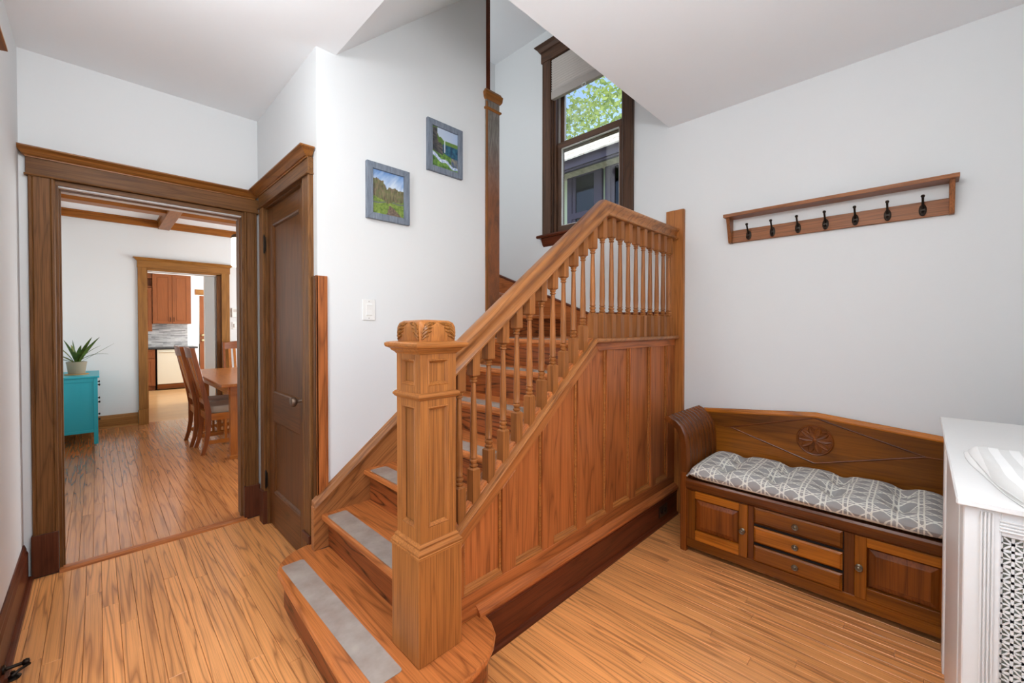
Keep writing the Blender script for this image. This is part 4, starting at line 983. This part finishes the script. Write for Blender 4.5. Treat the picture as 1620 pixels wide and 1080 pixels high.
def paint2(u, v):
    ridge = .98 - .62 * min(u, .55) + .05 * fb(u * 9, 0, 2) + (.1 * (u - .55) if u > .55 else 0) - .10 * math.exp(-((u - .8) / .2) ** 2) * 0
    if u < .22: ridge = 1.1
    if v > max(.72, ridge): return mixc((196, 206, 222), (170, 188, 216), u)
    if .47 < u < .51 and .42 < v < .72: return (232, 238, 246)
    if u < .42 and v > .42 - u * .2: return mixc(mixc((44, 50, 56), (112, 100, 96), .5 + .8 * fb(u * 6 + v * 10, v * 16, 5)), (88, 120, 48), .9 if v > ridge - .14 - .05 * fb(u * 12, v * 4) else 0)
    if v > .30 + .18 * (1 - u) and v > .34:
        return mixc(mixc((24, 58, 86), (54, 106, 128), .5 + .8 * fb(u * 10, v * 14, 7)), (112, 140, 56), .85 if v > max(.62, ridge - .16) else 0)
    if abs(v - .24 + .25 * (u - .3) - .03 * math.sin(u * 14)) < .045 * (1.1 - .4 * u): return mixc((150, 168, 206), (222, 230, 244), .5 + fb(u * 16, v * 20, 3))
    if u > .74 and v > .12: return mixc((58, 78, 120), (150, 140, 118), .5 + .8 * fb(u * 12, v * 9, 11))
    return mixc((60, 92, 46), (122, 160, 70), .5 + .9 * fb(u * 10, v * 12, 8))
picture('picture_frame', 'grey framed photo of a rocky green valley, the lower left picture', 1.059, 1.327, 1.914, 2.231, paint1)
picture('picture_frame', 'grey framed photo of a waterfall and stream, the upper right picture', 1.455, 1.729, 2.288, 2.610, paint2)
# ------------------------------------------------------------------ switches, outlet, door stop
sw = thing('light_switch', 'white rocker light switch on the wall beside the stairs', 'light switch', (1.075, YP, 1.345))
bx(1.038, 1.112, YP - .006, YP, 1.345, 1.462).build('cover_plate', 'white_plastic', sw, bevel=.002)
MB().prism([(YP - .006, 1.371), (YP - .0105, 1.374), (YP - .0075, 1.403), (YP - .008, 1.434), (YP - .006, 1.437)], 'x', 1.060, 1.092).build('rocker', 'white_plastic', sw)
for z in (1.357, 1.450): MB().lathe([(.003, 0), (.003, -.0006), (.001, -.0008)], (1.075, YP - .006, z), 8, 'y').build('screw', 'shade_rail', sw)
ol = thing('power_outlet', 'dark brown power outlet in the baseboard under the stair panels', 'outlet', (2.652, 1.217, .045))
bx(2.592, 2.712, 1.211, 1.217, .05, .125).build('cover_plate', 'dark_outlet', ol, bevel=.002)
for x in (2.628, 2.676):
    s_ = MB().lathe([(.016, 0), (.016, -.002), (.013, -.003)], (x, 1.211, .0875), 14, 'y').build('socket', 'gap_black', ol)
    for dx in (-.006, .006): bx(x + dx - .0012, x + dx + .0012, 1.2065, 1.209, .084, .093).build('slot', 'dark_iron', s_)
ds = thing('door_stop', 'dark metal door stop on the left baseboard near the floor', 'door stop', (-.24, 2.40, .02))
MB().lathe([(.016, 0), (.016, .004), (.008, .007), (.006, .012), (.006, .045), (.010, .048), (.012, .056), (.009, .064), (.001, .066)], (XL + .020, 2.405, .034), 12, 'x').build('post', 'dark_iron', ds, smooth=True)
MB().tube([(XL + .036, 2.38, .010), (XL + .046, 2.37, .020), (XL + .06, 2.375, .028), (XL + .085, 2.40, .026)], .005, 8).build('hook_arm', 'dark_iron', ds, smooth=True)
MB().lathe([(.02, 0), (.022, .003), (.012, .009), (.006, .014), (.006, .026), (.001, .027)], (XL + .045, 2.385, 0.0), 12).build('foot', 'dark_iron', ds, smooth=True)
# globe lamps added out of view to light the hall and balance brightness
t = NT('hall_added_globe'); t.b.inputs['Emission Color'].default_value = (.94, .975, 1, 1); t.b.inputs['Emission Strength'].default_value = 24; MATS['hall_added_globe'] = t.m
t = NT('entry_added_globe'); t.b.inputs['Emission Color'].default_value = (.94, .975, 1, 1); t.b.inputs['Emission Strength'].default_value = 36; MATS['entry_added_globe'] = t.m
def globe_lamp(name, label, x, y, LD, mat):
    lp = thing(name, label, 'added lamp', (x, y, ZC))
    MB().lathe([(.07, 0), (.07, -.012), (.02, -.025), (.006, -.03), (.006, -LD + .05), (.03, -LD + .03), (.055, -LD)], (x, y, ZC), 20).build('mount', 'brass', lp, smooth=True)
    MB().lathe([(.055 if i == 0 else .15 * math.sin(math.radians(18 + i * 16)), -LD - .15 * (math.cos(math.radians(18)) - math.cos(math.radians(18 + i * 16)))) for i in range(11)], (x, y, ZC), 20).build('globe', mat, lp, smooth=True)
globe_lamp('hall_added_lamp', 'added unseen globe lamp brightening the hall near the dining doorway', .05, 1.60, .12, 'hall_added_globe')
globe_lamp('hall_added_lamp', 'added unseen globe lamp lighting the front of the hall', .72, .28, .36, 'entry_added_globe')
# ------------------------------------------------------------------ dining room
dr = thing('dresser', 'teal painted chest of drawers under the potted plant', 'dresser', (-.19, 7.0, 0))
A0, A1, B0, B1 = -.395, .005, 6.58, 7.43
for x in (A0, A1 - .035):
    for y in (B0, B1 - .035): bx(x, x + .035, y, y + .035, 0, .745).build('leg', 'teal_paint', dr, bevel=.003)
bx(A0 + .035, A1 - .035, B0 + .008, B0 + .02, .135, .745).build('side_panel', 'teal_paint', dr)
bx(A0 + .035, A1 - .035, B0 + .002, B0 + .012, .70, .745).build('side_rail', 'teal_paint', dr, bevel=.002); bx(A0 + .035, A1 - .035, B0 + .002, B0 + .012, .135, .165).build('side_rail', 'teal_paint', dr, bevel=.002)
bx(A0 + .035, A1 - .035, B1 - .02, B1 - .008, .135, .745).build('side_panel', 'teal_paint', dr)
bx(A0, A0 + .015, B0 + .035, B1 - .035, .135, .745).build('back_panel', 'teal_paint', dr)
bx(A0 - .005, A1 + .015, B0 - .012, B1 + .012, .745, .765).build('top', 'teal_paint', dr, bevel=.004)
for i in range(3):
    z0 = .145 + i * .2; d = bx(A1 - .03, A1 - .004, B0 + .037, B1 - .037, z0, z0 + .19).build('drawer', 'teal_paint', dr, bevel=.003)
    for y in (B0 + .22, B1 - .22): MB().lathe([(.008, 0), (.006, .01), (.013, .016), (.013, .022), (.001, .026)], (A1 - .004, y, z0 + .1), 10, 'x').build('knob', 'dark_iron', d, smooth=True)
sa = MB().lathe([(.001, 0), (.098, 0), (.1, .004), (.098, .010), (.001, .010)], (-.165, 6.93, .765), 28); tag(sa.build('cork_mat', 'cork', smooth=True), 'round cork mat under the plant pot on the teal dresser', 'mat')
pp = thing('potted_plant', 'striped green strap leaf plant in a beige pot on the teal dresser', 'plant', (-.165, 6.93, .776))
P0 = Vector((-.165, 6.93, .776))
MB().lathe([(.001, 0), (.066, 0), (.070, .006), (.082, .11), (.086, .13), (.086, .138), (.078, .138), (.074, .125), (.001, .125)], P0, 28).build('pot', 'pot_clay', pp, smooth=True)
MB().lathe([(.001, .126), (.075, .126), (.075, .128), (.001, .130)], P0, 20).build('soil', 'soil', pp)
def leaf(base, az, length, lean, width, curl, mat='plant_leaf'):
    m = MB(); N = 14; d = Vector((math.cos(az), math.sin(az), 0)); pts = []
    p = Vector(base); ang = lean
    for i in range(N + 1):
        pts.append(p.copy()); p = p + (d * math.sin(ang) + Vector((0, 0, 1)) * math.cos(ang)) * (length / N); ang += curl / N
    side = Vector((-d.y, d.x, 0)); L = []
    for i, q in enumerate(pts):
        f = i / N; w = width * (.45 + .55 * math.sin(min(1, f * 1.6) * PI / 2)) * (1 - f ** 3.2) + .0008
        fold = Vector((0, 0, 1)) * w * .35
        L.append([q - side * w + fold, q - side * w * .45 + fold * .3, q, q + side * w * .45 + fold * .3, q + side * w + fold, q + Vector((0, 0, -.001))])
    m.loft(L); return m
lv = [(2.9, .30, .45, .020, .5), (3.4, .27, .75, .019, .8), (2.5, .24, .85, .018, .7), (3.9, .30, .30, .021, .3), (3.1, .21, 1.0, .017, .6), (4.6, .24, .5, .019, .9), (1.9, .25, .35, .019, .5), (-.75, .38, .55, .026, .25), (-.9, .36, .50, .024, .2), (-.35, .38, .95, .006, .0),
      (-.6, .34, .8, .012, 1.0), (-.2, .28, .5, .016, .6), (.5, .28, .3, .018, .5), (1.2, .24, .4, .018, .6), (2.2, .27, .12, .010, .1), (-1.3, .25, .35, .02, .5)]
for az, ln, le, w, c in lv:
    r = random.uniform(.005, .045); b = P0 + Vector((math.cos(az) * r, math.sin(az) * r, .124))
    o = leaf(b, az, ln, le, w, c).build('leaf', 'plant_leaf', pp, smooth=True)
    if w > .017:
        s = leaf(b + Vector((0, 0, .0025)), az, ln * .97, le, w * .16, c).build('leaf_stripe', 'leaf_stripe', o, smooth=True)
# chairs
def make_chair(label):
    t = thing('dining_chair', label, 'chair', (0, 0, 0), 'dining chairs')
    # local frame: x forward (towards the table), y across, z up
    for s in (-1, 1):
        y = s * .195
        cl_ = [(-.050, 0), (-.022, .10), (-.004, .22), (0, .34), (0, .44), (-.016, .55), (-.056, .75), (-.104, .98), (-.128, 1.10)]
        hw = [.019, .019, .021, .025, .025, .024, .022, .020, .019]
        MB().loft([[(x - w, y - .014, z), (x + w, y - .014, z), (x + w, y + .014, z), (x - w, y + .014, z)] for (x, z), w in zip(cl_, hw)]).build('rear_leg', 'dining_dark_z', t, bevel=.003)
        bx(.385, .425, y - .02, y + .02, 0, .42).build('front_leg', 'dining_dark_z', t, bevel=.003)
        bx(.02, .39, y - .011, y + .011, .345, .415).build('seat_rail', 'dining_oak_x', t, bevel=.002)
        bx(.0, .39, y - .010, y + .010, .10, .14).build('side_stretcher', 'dining_oak_x', t, bevel=.002)
        for x in (.15, .21, .27): bx(x - .011, x + .011, y - .006, y + .006, .14, .346).build('side_slat', 'dining_oak_z', t)
    bx(.385, .41, -.185, .185, .345, .415).build('seat_rail', 'dining_oak_y', t, bevel=.002)
    bx(-.01, .015, -.185, .185, .345, .415).build('seat_rail', 'dining_oak_y', t, bevel=.002)
    bx(.19, .21, -.19, .19, .105, .135).build('cross_stretcher', 'dining_oak_y', t)
    m = MB(); L = []
    for i in range(9):
        f = i / 8; y = -.185 + .37 * f; bow = -.03 * math.sin(PI * f); zt = 1.085 + .02 * math.sin(PI * f)
        L.append([(-.122 + bow, y, 1.0), (-.096 + bow, y, 1.0), (-.112 + bow, y, zt), (-.138 + bow, y, zt + .008)])
    m.loft(L); m.build('crest_rail', 'dining_dark_y', t, smooth=True)
    bx(-.022, .0, -.185, .185, .50, .55).build('lower_rail', 'dining_oak_y', t, bevel=.003)
    for i in range(5):
        y = -.12 + .06 * i; b0, b1 = 0, -.022 * math.sin(PI * (i + 1) / 6); w = .016 if i != 2 else .024
        MB().loft([[(-.018, y - w, .545), (-.006, y - w, .545), (-.006, y + w, .545), (-.018, y + w, .545)], [(-.071 + b1 * .5, y - w, .78), (-.059 + b1 * .5, y - w, .78), (-.059 + b1 * .5, y + w, .78), (-.071 + b1 * .5, y + w, .78)],
                   [(-.118 + b1, y - w, 1.01), (-.106 + b1, y - w, 1.01), (-.106 + b1, y + w, 1.01), (-.118 + b1, y + w, 1.01)]]).build('back_slat', 'dining_oak_z', t)
    m = MB(); R = []
    for z, k in ((.415, .97), (.43, 1.0), (.465, 1.0), (.485, .96), (.492, .85)):
        ring = []
        for a in range(24):
            an = 2 * PI * a / 24; c, s = math.cos(an), math.sin(an); e = .35
            ring.append((.215 + .205 * k * math.copysign(abs(c) ** e, c), .19 * k * math.copysign(abs(s) ** e, s), z))
        R.append(ring)
    m.loft(R); m.build('seat_cushion', 'leather_taupe', t, smooth=True)
    return t
c1 = make_chair('wooden dining chair with taupe seat nearest the hall doorway'); c1.location = (.805, 5.41, 0)
c2 = copy_tree(c1); c2.location = (.772, 5.87, 0); c2['label'] = 'second wooden dining chair in the row, nearer the kitchen doorway'
c3 = copy_tree(c1); c3.location = (1.50, 7.12, 0); c3.rotation_euler = (0, 0, -PI / 2); c3['label'] = 'wooden dining chair at the far end of the table'
tb = thing('dining_table', 'polished wooden dining table with broad apron', 'table', (1.45, 5.7, 0))
bx(.83, 2.05, 4.70, 6.70, .735, .765).build('table_top', 'dining_oak_y', tb, bevel=.006)
for x in (.90, 1.96): bx(x, x + .02, 4.82, 6.58, .655, .735).build('apron', 'dining_oak_y', tb)
for y in (4.80, 6.58): bx(.92, 1.96, y, y + .02, .655, .735).build('apron', 'dining_oak_x', tb)
for x in (.93, 1.87):
    for y in (4.86, 6.46):
        bx(x, x + .08, y, y + .08, .03, .735).build('leg', 'dining_oak_z', tb, bevel=.004)
        bx(x - .012, x + .092, y - .012, y + .092, 0, .035).build('foot', 'dining_oak_x', tb, bevel=.005)
for y in (5.45, 5.70, 5.95): bx(1.40, 1.46, y, y + .06, .1, .735).build('trestle_slat', 'dining_dark_z', tb)
bx(1.34, 1.52, 5.2, 6.2, .03, .1).build('trestle_base', 'dining_dark_y', tb, bevel=.004)
pn = thing('pendant_lamp', 'lit cream glass pendant lamp over the dining table', 'lamp', (1.235, 5.6, 2.775))
MB().lathe([(.003, 0), (.003, -.40)], (1.235, 5.6, 2.775), 6).build('cord', 'bronze', pn)
MB().lathe([(.13, -.435), (.142, -.44), (.142, -.755), (.13, -.763), (.001, -.763)], (1.235, 5.6, 2.775), 28).build('shade', 'lamp_glass', pn, smooth=True)
MB().lathe([(.001, -.395), (.132, -.405), (.146, -.43), (.146, -.445), (.001, -.445)], (1.235, 5.6, 2.775), 28).build('shade_cap', 'bronze', pn, smooth=True)
th = thing('thermostat', 'white thermostat on the dining wall right of the kitchen doorway', 'thermostat', (1.5, 7.5, 1.47))
bx(1.46, 1.555, 7.478, 7.5, 1.47, 1.61).build('body', 'white_plastic', th, bevel=.004); bx(1.48, 1.535, 7.4765, 7.4785, 1.55, 1.59).build('display', 'shade_fabric', th)
s2 = thing('light_switch', 'white toggle switch under the dining room thermostat', 'light switch', (1.5, 7.5, 1.28))
bx(1.465, 1.54, 7.493, 7.5, 1.285, 1.40).build('cover_plate', 'white_plastic', s2, bevel=.002); bx(1.49, 1.512, 7.478, 7.494, 1.315, 1.37).build('rocker', 'white_plastic', s2, bevel=.002)
# ------------------------------------------------------------------ kitchen
def shaker(parent, x0, x1, z0, z1, yf, handle=None, nm='door'):
    d = bx(x0, x1, yf + .006, yf + .018, z0, z1).build(nm, 'cherry_z', parent); w = .06 if z1 - z0 > .3 else .035
    for a, b in ((x0, x0 + w), (x1 - w, x1)): bx(a, b, yf, yf + .02, z0, z1).build('frame_stile', 'cherry_z', d, bevel=.002)
    for a, b in ((z0, z0 + w), (z1 - w, z1)): bx(x0 + w, x1 - w, yf, yf + .02, a, b).build('frame_rail', 'cherry_x', d, bevel=.002)
    bx(x0 + w + .012, x1 - w - .012, yf + .002, yf + .018, z0 + w + .012, z1 - w - .012).build('raised_field', 'cherry_z', d, bevel=.003)
    if handle: MB().tube([(handle[0], yf, handle[1]), (handle[0], yf - .025, handle[1] + .008), (handle[0], yf - .025, handle[1] + .08), (handle[0], yf, handle[1] + .088)], .006, 6).build('handle', 'dark_iron', d)
uc = thing('wall_cabinet', 'cherry wood wall cabinet with two doors over the dishwasher', 'cabinet', (1.17, 11.8, 1.4))
bx(.845, 1.50, 11.64, 11.95, 1.40, 2.47).build('body', 'cherry_z', uc)
shaker(uc, .848, 1.166, 1.402, 2.468, 11.62, (1.135, 1.45)); shaker(uc, 1.172, 1.472, 1.402, 2.468, 11.62, (1.20, 1.45))
cr = MB().prism([(11.95, 2.47), (11.60, 2.47), (11.58, 2.52), (11.95, 2.56)], 'x', .4, 1.52).build('crown', 'white_trim', uc)
ul = thing('wall_cabinet', 'narrow cherry wall cabinet with open shelf left of the doubled doored one', 'cabinet', (.6, 11.8, 1.2))
bx(.45, .84, 11.80, 11.95, 1.25, 2.50).build('body', 'cherry_z', ul); bx(.45, .84, 11.66, 11.80, 2.37, 2.50).build('head_rail', 'cherry_x', ul); bx(.45, .84, 11.66, 11.80, 2.17, 2.20).build('shelf', 'cherry_x', ul)
shaker(ul, .45, .838, 1.26, 2.16, 11.64)
bx(.45, .84, 11.63, 11.80, 1.235, 1.26).build('base_moulding', 'cherry_x', ul)
bcab = thing('base_cabinet', 'cherry base cabinet left of the dishwasher', 'cabinet', (.6, 11.6, 0))
bx(.40, .862, 11.36, 11.95, .1, .862).build('body', 'cherry_z', bcab); bx(.40, .862, 11.42, 11.9, 0, .1).build('toe_kick', 'cherry_x', bcab)
shaker(bcab, .42, .85, .11, .66, 11.34); shaker(bcab, .42, .85, .68, .855, 11.34, None, 'drawer')
dw = thing('dishwasher', 'cream dishwasher under the kitchen counter', 'dishwasher', (1.17, 11.6, 0))
bx(.885, 1.48, 11.36, 11.93, .02, .862).build('body', 'gap_black', dw)
bx(.89, 1.475, 11.335, 11.36, .125, .855).build('door', 'dishwasher_cream', dw, bevel=.006)
bx(.93, 1.435, 11.315, 11.335, .79, .815).build('handle', 'dishwasher_cream', dw, bevel=.005)
bx(.89, 1.475, 11.345, 11.36, .02, .115).build('toe_panel', 'bench_dark_x', dw)
ct = bx(.30, 1.57, 11.30, 11.95, .865, .90).build('countertop', 'counter_stone', bevel=.004); tag(ct, 'dark stone kitchen countertop above the dishwasher', 'countertop')
ep = bx(1.49, 1.53, 11.37, 11.95, 0, .865).build('end_panel', 'cherry_z'); tag(ep, 'cherry end panel at the right of the dishwasher', 'panel')
bs = structure('wall_backsplash', bx(.30, 1.47, 11.942, 11.952, .90, 1.40), 'mosaic_tile', 'grey mosaic backsplash over the kitchen counter')
kd = frame_empty('door_3', 'wooden kitchen back door with glass panes and brass locks', (2.1, 12.0, 0))
for a, b in ((1.70, 1.80), (2.42, 2.52)): bx(a, b, 11.97, 12.01, .01, 2.06).build('stile', 'cherry_z', kd)
for a, b in ((.01, .95), (1.95, 2.06)): bx(1.80, 2.42, 11.97, 12.01, a, b).build('rail', 'cherry_x', kd)
for z in (1.2, 1.45, 1.70): bx(1.80, 2.42, 11.975, 12.0, z - .01, z + .01).build('muntin', 'cherry_x', kd)
bx(1.80, 2.42, 11.985, 11.99, .95, 1.95).build('pane', 'glass', kd)
for z in (1.02, 1.14): MB().lathe([(.030, 0), (.028, -.01), (.018, -.03), (.024, -.05), (.001, -.055)], (1.75, 11.97, z), 14, 'y').build('lock', 'brass', kd, smooth=True)
bx(1.62, 2.6, 11.935, 11.95, 2.08, 2.20).build('head_casing', 'far_oak_x', kd)
# ------------------------------------------------------------------ outside
gr = structure('ground_outside', MB().box(3.2, 60, -40, 60, -.6, -.5).box(-40, 60, 12.4, 60, -.6, -.5), 'lawn', 'ground outside the house')
nh = thing('neighbour_house', 'neighbouring green stucco house with purple trim seen through the stair window', 'house', (7, 4, -.5))
HX = 6.0
bx(HX, 9.0, 4.55, 12.0, -.5, 4.0).build('side_block', 'stucco', nh) if False else None
bx(HX, 9.0, -3.0, 4.9, -.5, 4.2).build('wall', 'stucco', nh)
ev = 5.45; ez = 1.3 + .508 * ev
bx(ev, ev + .04, -3.4, 5.6, ez - .165, ez + .0).build('fascia', 'purple_trim', nh); bx(ev + .04, ev + .1, -3.4, 5.6, ez - .19, ez - .06).build('fascia', 'purple_trim', nh)
MB().prism([(ev + .1, ez - .16), (HX + .05, 4.19), (HX + .05, 4.22), (ev + .1, ez - .12)], 'y', -3.4, 5.6).build('soffit', 'stucco', nh)
rs = (.7); nrow = 7
for i in range(nrow):
    x0 = ev - .08 + i * .17
    for j in range(14):
        y0 = -3.5 + j * .66 - (i % 2) * .33
        MB().prism([(x0, ez + (x0 - ev) * rs - .005), (x0 + .2, ez + (x0 + .2 - ev) * rs), (x0 + .2, ez + (x0 + .2 - ev) * rs + .01), (x0, ez + (x0 - ev) * rs + .022)], 'y', y0 + .01, y0 + .65).build('shingle', 'roof_shingle', nh)
MB().prism([(ev, ez - .03), (ev + 1.2, ez + .81), (9.4, ez - .6)], 'y', -3.4, 5.55).build('roof', 'roof_shingle', nh)
def nwin(y0, y1, z0, z1):
    w = bx(HX - .05, HX - .005, y0, y0 + .10, z0, z1).build('window', 'purple_trim', nh)
    for a in ((y1 - .10, y1, z0, z1), (y0, y1, z1 - .10, z1), (y0, y1, z0, z0 + .1), (y0 + .1, y1 - .1, (z0 + z1) / 2 - .05, (z0 + z1) / 2 + .05)): bx(HX - .05, HX - .005, *a).build('window_frame', 'purple_trim', w)
    for a in ((y0 + .1, y0 + .17), (y1 - .17, y1 - .1)): bx(HX - .035, HX - .005, a[0], a[1], z0 + .1, z1 - .1).build('window_sash', 'purple_trim', w)
    bx(HX - .02, HX - .012, y0 + .1, y1 - .1, z0 + .1, z1 - .1).build('pane', 'dark_glass', w)
    bx(HX - .010, HX - .006, y0 + .1, y1 - .1, z0 + .1, z1 - .1).build('inside_dark', 'gap_black', w)
nwin(3.80, 4.52, 2.5, 4.05); nwin(3.02, 3.74, 2.5, 4.05)
# tree behind the house
tree = thing('leafy_tree', 'tall sunlit leafy tree behind the neighbouring house', 'tree', (12.5, 9.0, -.5))
MB().tube([(12.5, 9.0, -.5), (12.45, 9.0, 2.5), (12.6, 8.9, 5.0), (12.5, 8.8, 7.5)], [.28, .22, .16, .08], 10).build('trunk', 'bark', tree, smooth=True)
rng = random.Random(11)
for k in range(16):
    a = rng.uniform(0, 2 * PI); z = rng.uniform(3.5, 7); r = rng.uniform(1.6, 3.4)
    p = Vector((12.5, 8.9, z)); q = p + Vector((math.cos(a) * r, math.sin(a) * r, rng.uniform(.8, 2.6)))
    MB().tube([p, p.lerp(q, .5) + Vector((0, 0, .3)), q], [.09, .05, .02], 6).build('branch', 'bark', tree, smooth=True)
verts, faces = [], []
cl = [Vector((12.4 + rng.gauss(0, 1.7), 8.9 + rng.gauss(0, 2.1), 7.2 + rng.gauss(0, 1.5))) for _ in range(300)]
for c in cl:
    for _ in range(40):
        p = c + Vector((rng.gauss(0, .30), rng.gauss(0, .30), rng.gauss(0, .24))); s = rng.uniform(.07, .13)
        d = Vector((rng.gauss(0, 1), rng.gauss(0, 1), rng.gauss(0, .5))).normalized(); n = d.orthogonal().normalized()
        n.rotate(Matrix.Rotation(rng.uniform(0, 6.28), 3, d)); o = len(verts)
        verts += [tuple(p - d * s), tuple(p + n * s * .5), tuple(p + d * s), tuple(p - n * s * .5)]; faces.append((o, o + 1, o + 2, o + 3))
m = MB(); m.v = verts; m.f = faces; m.build('foliage', 'tree_leaf', tree, kind='stuff')
for o in bpy.data.objects:
    if '_base' in o: del o['_base']
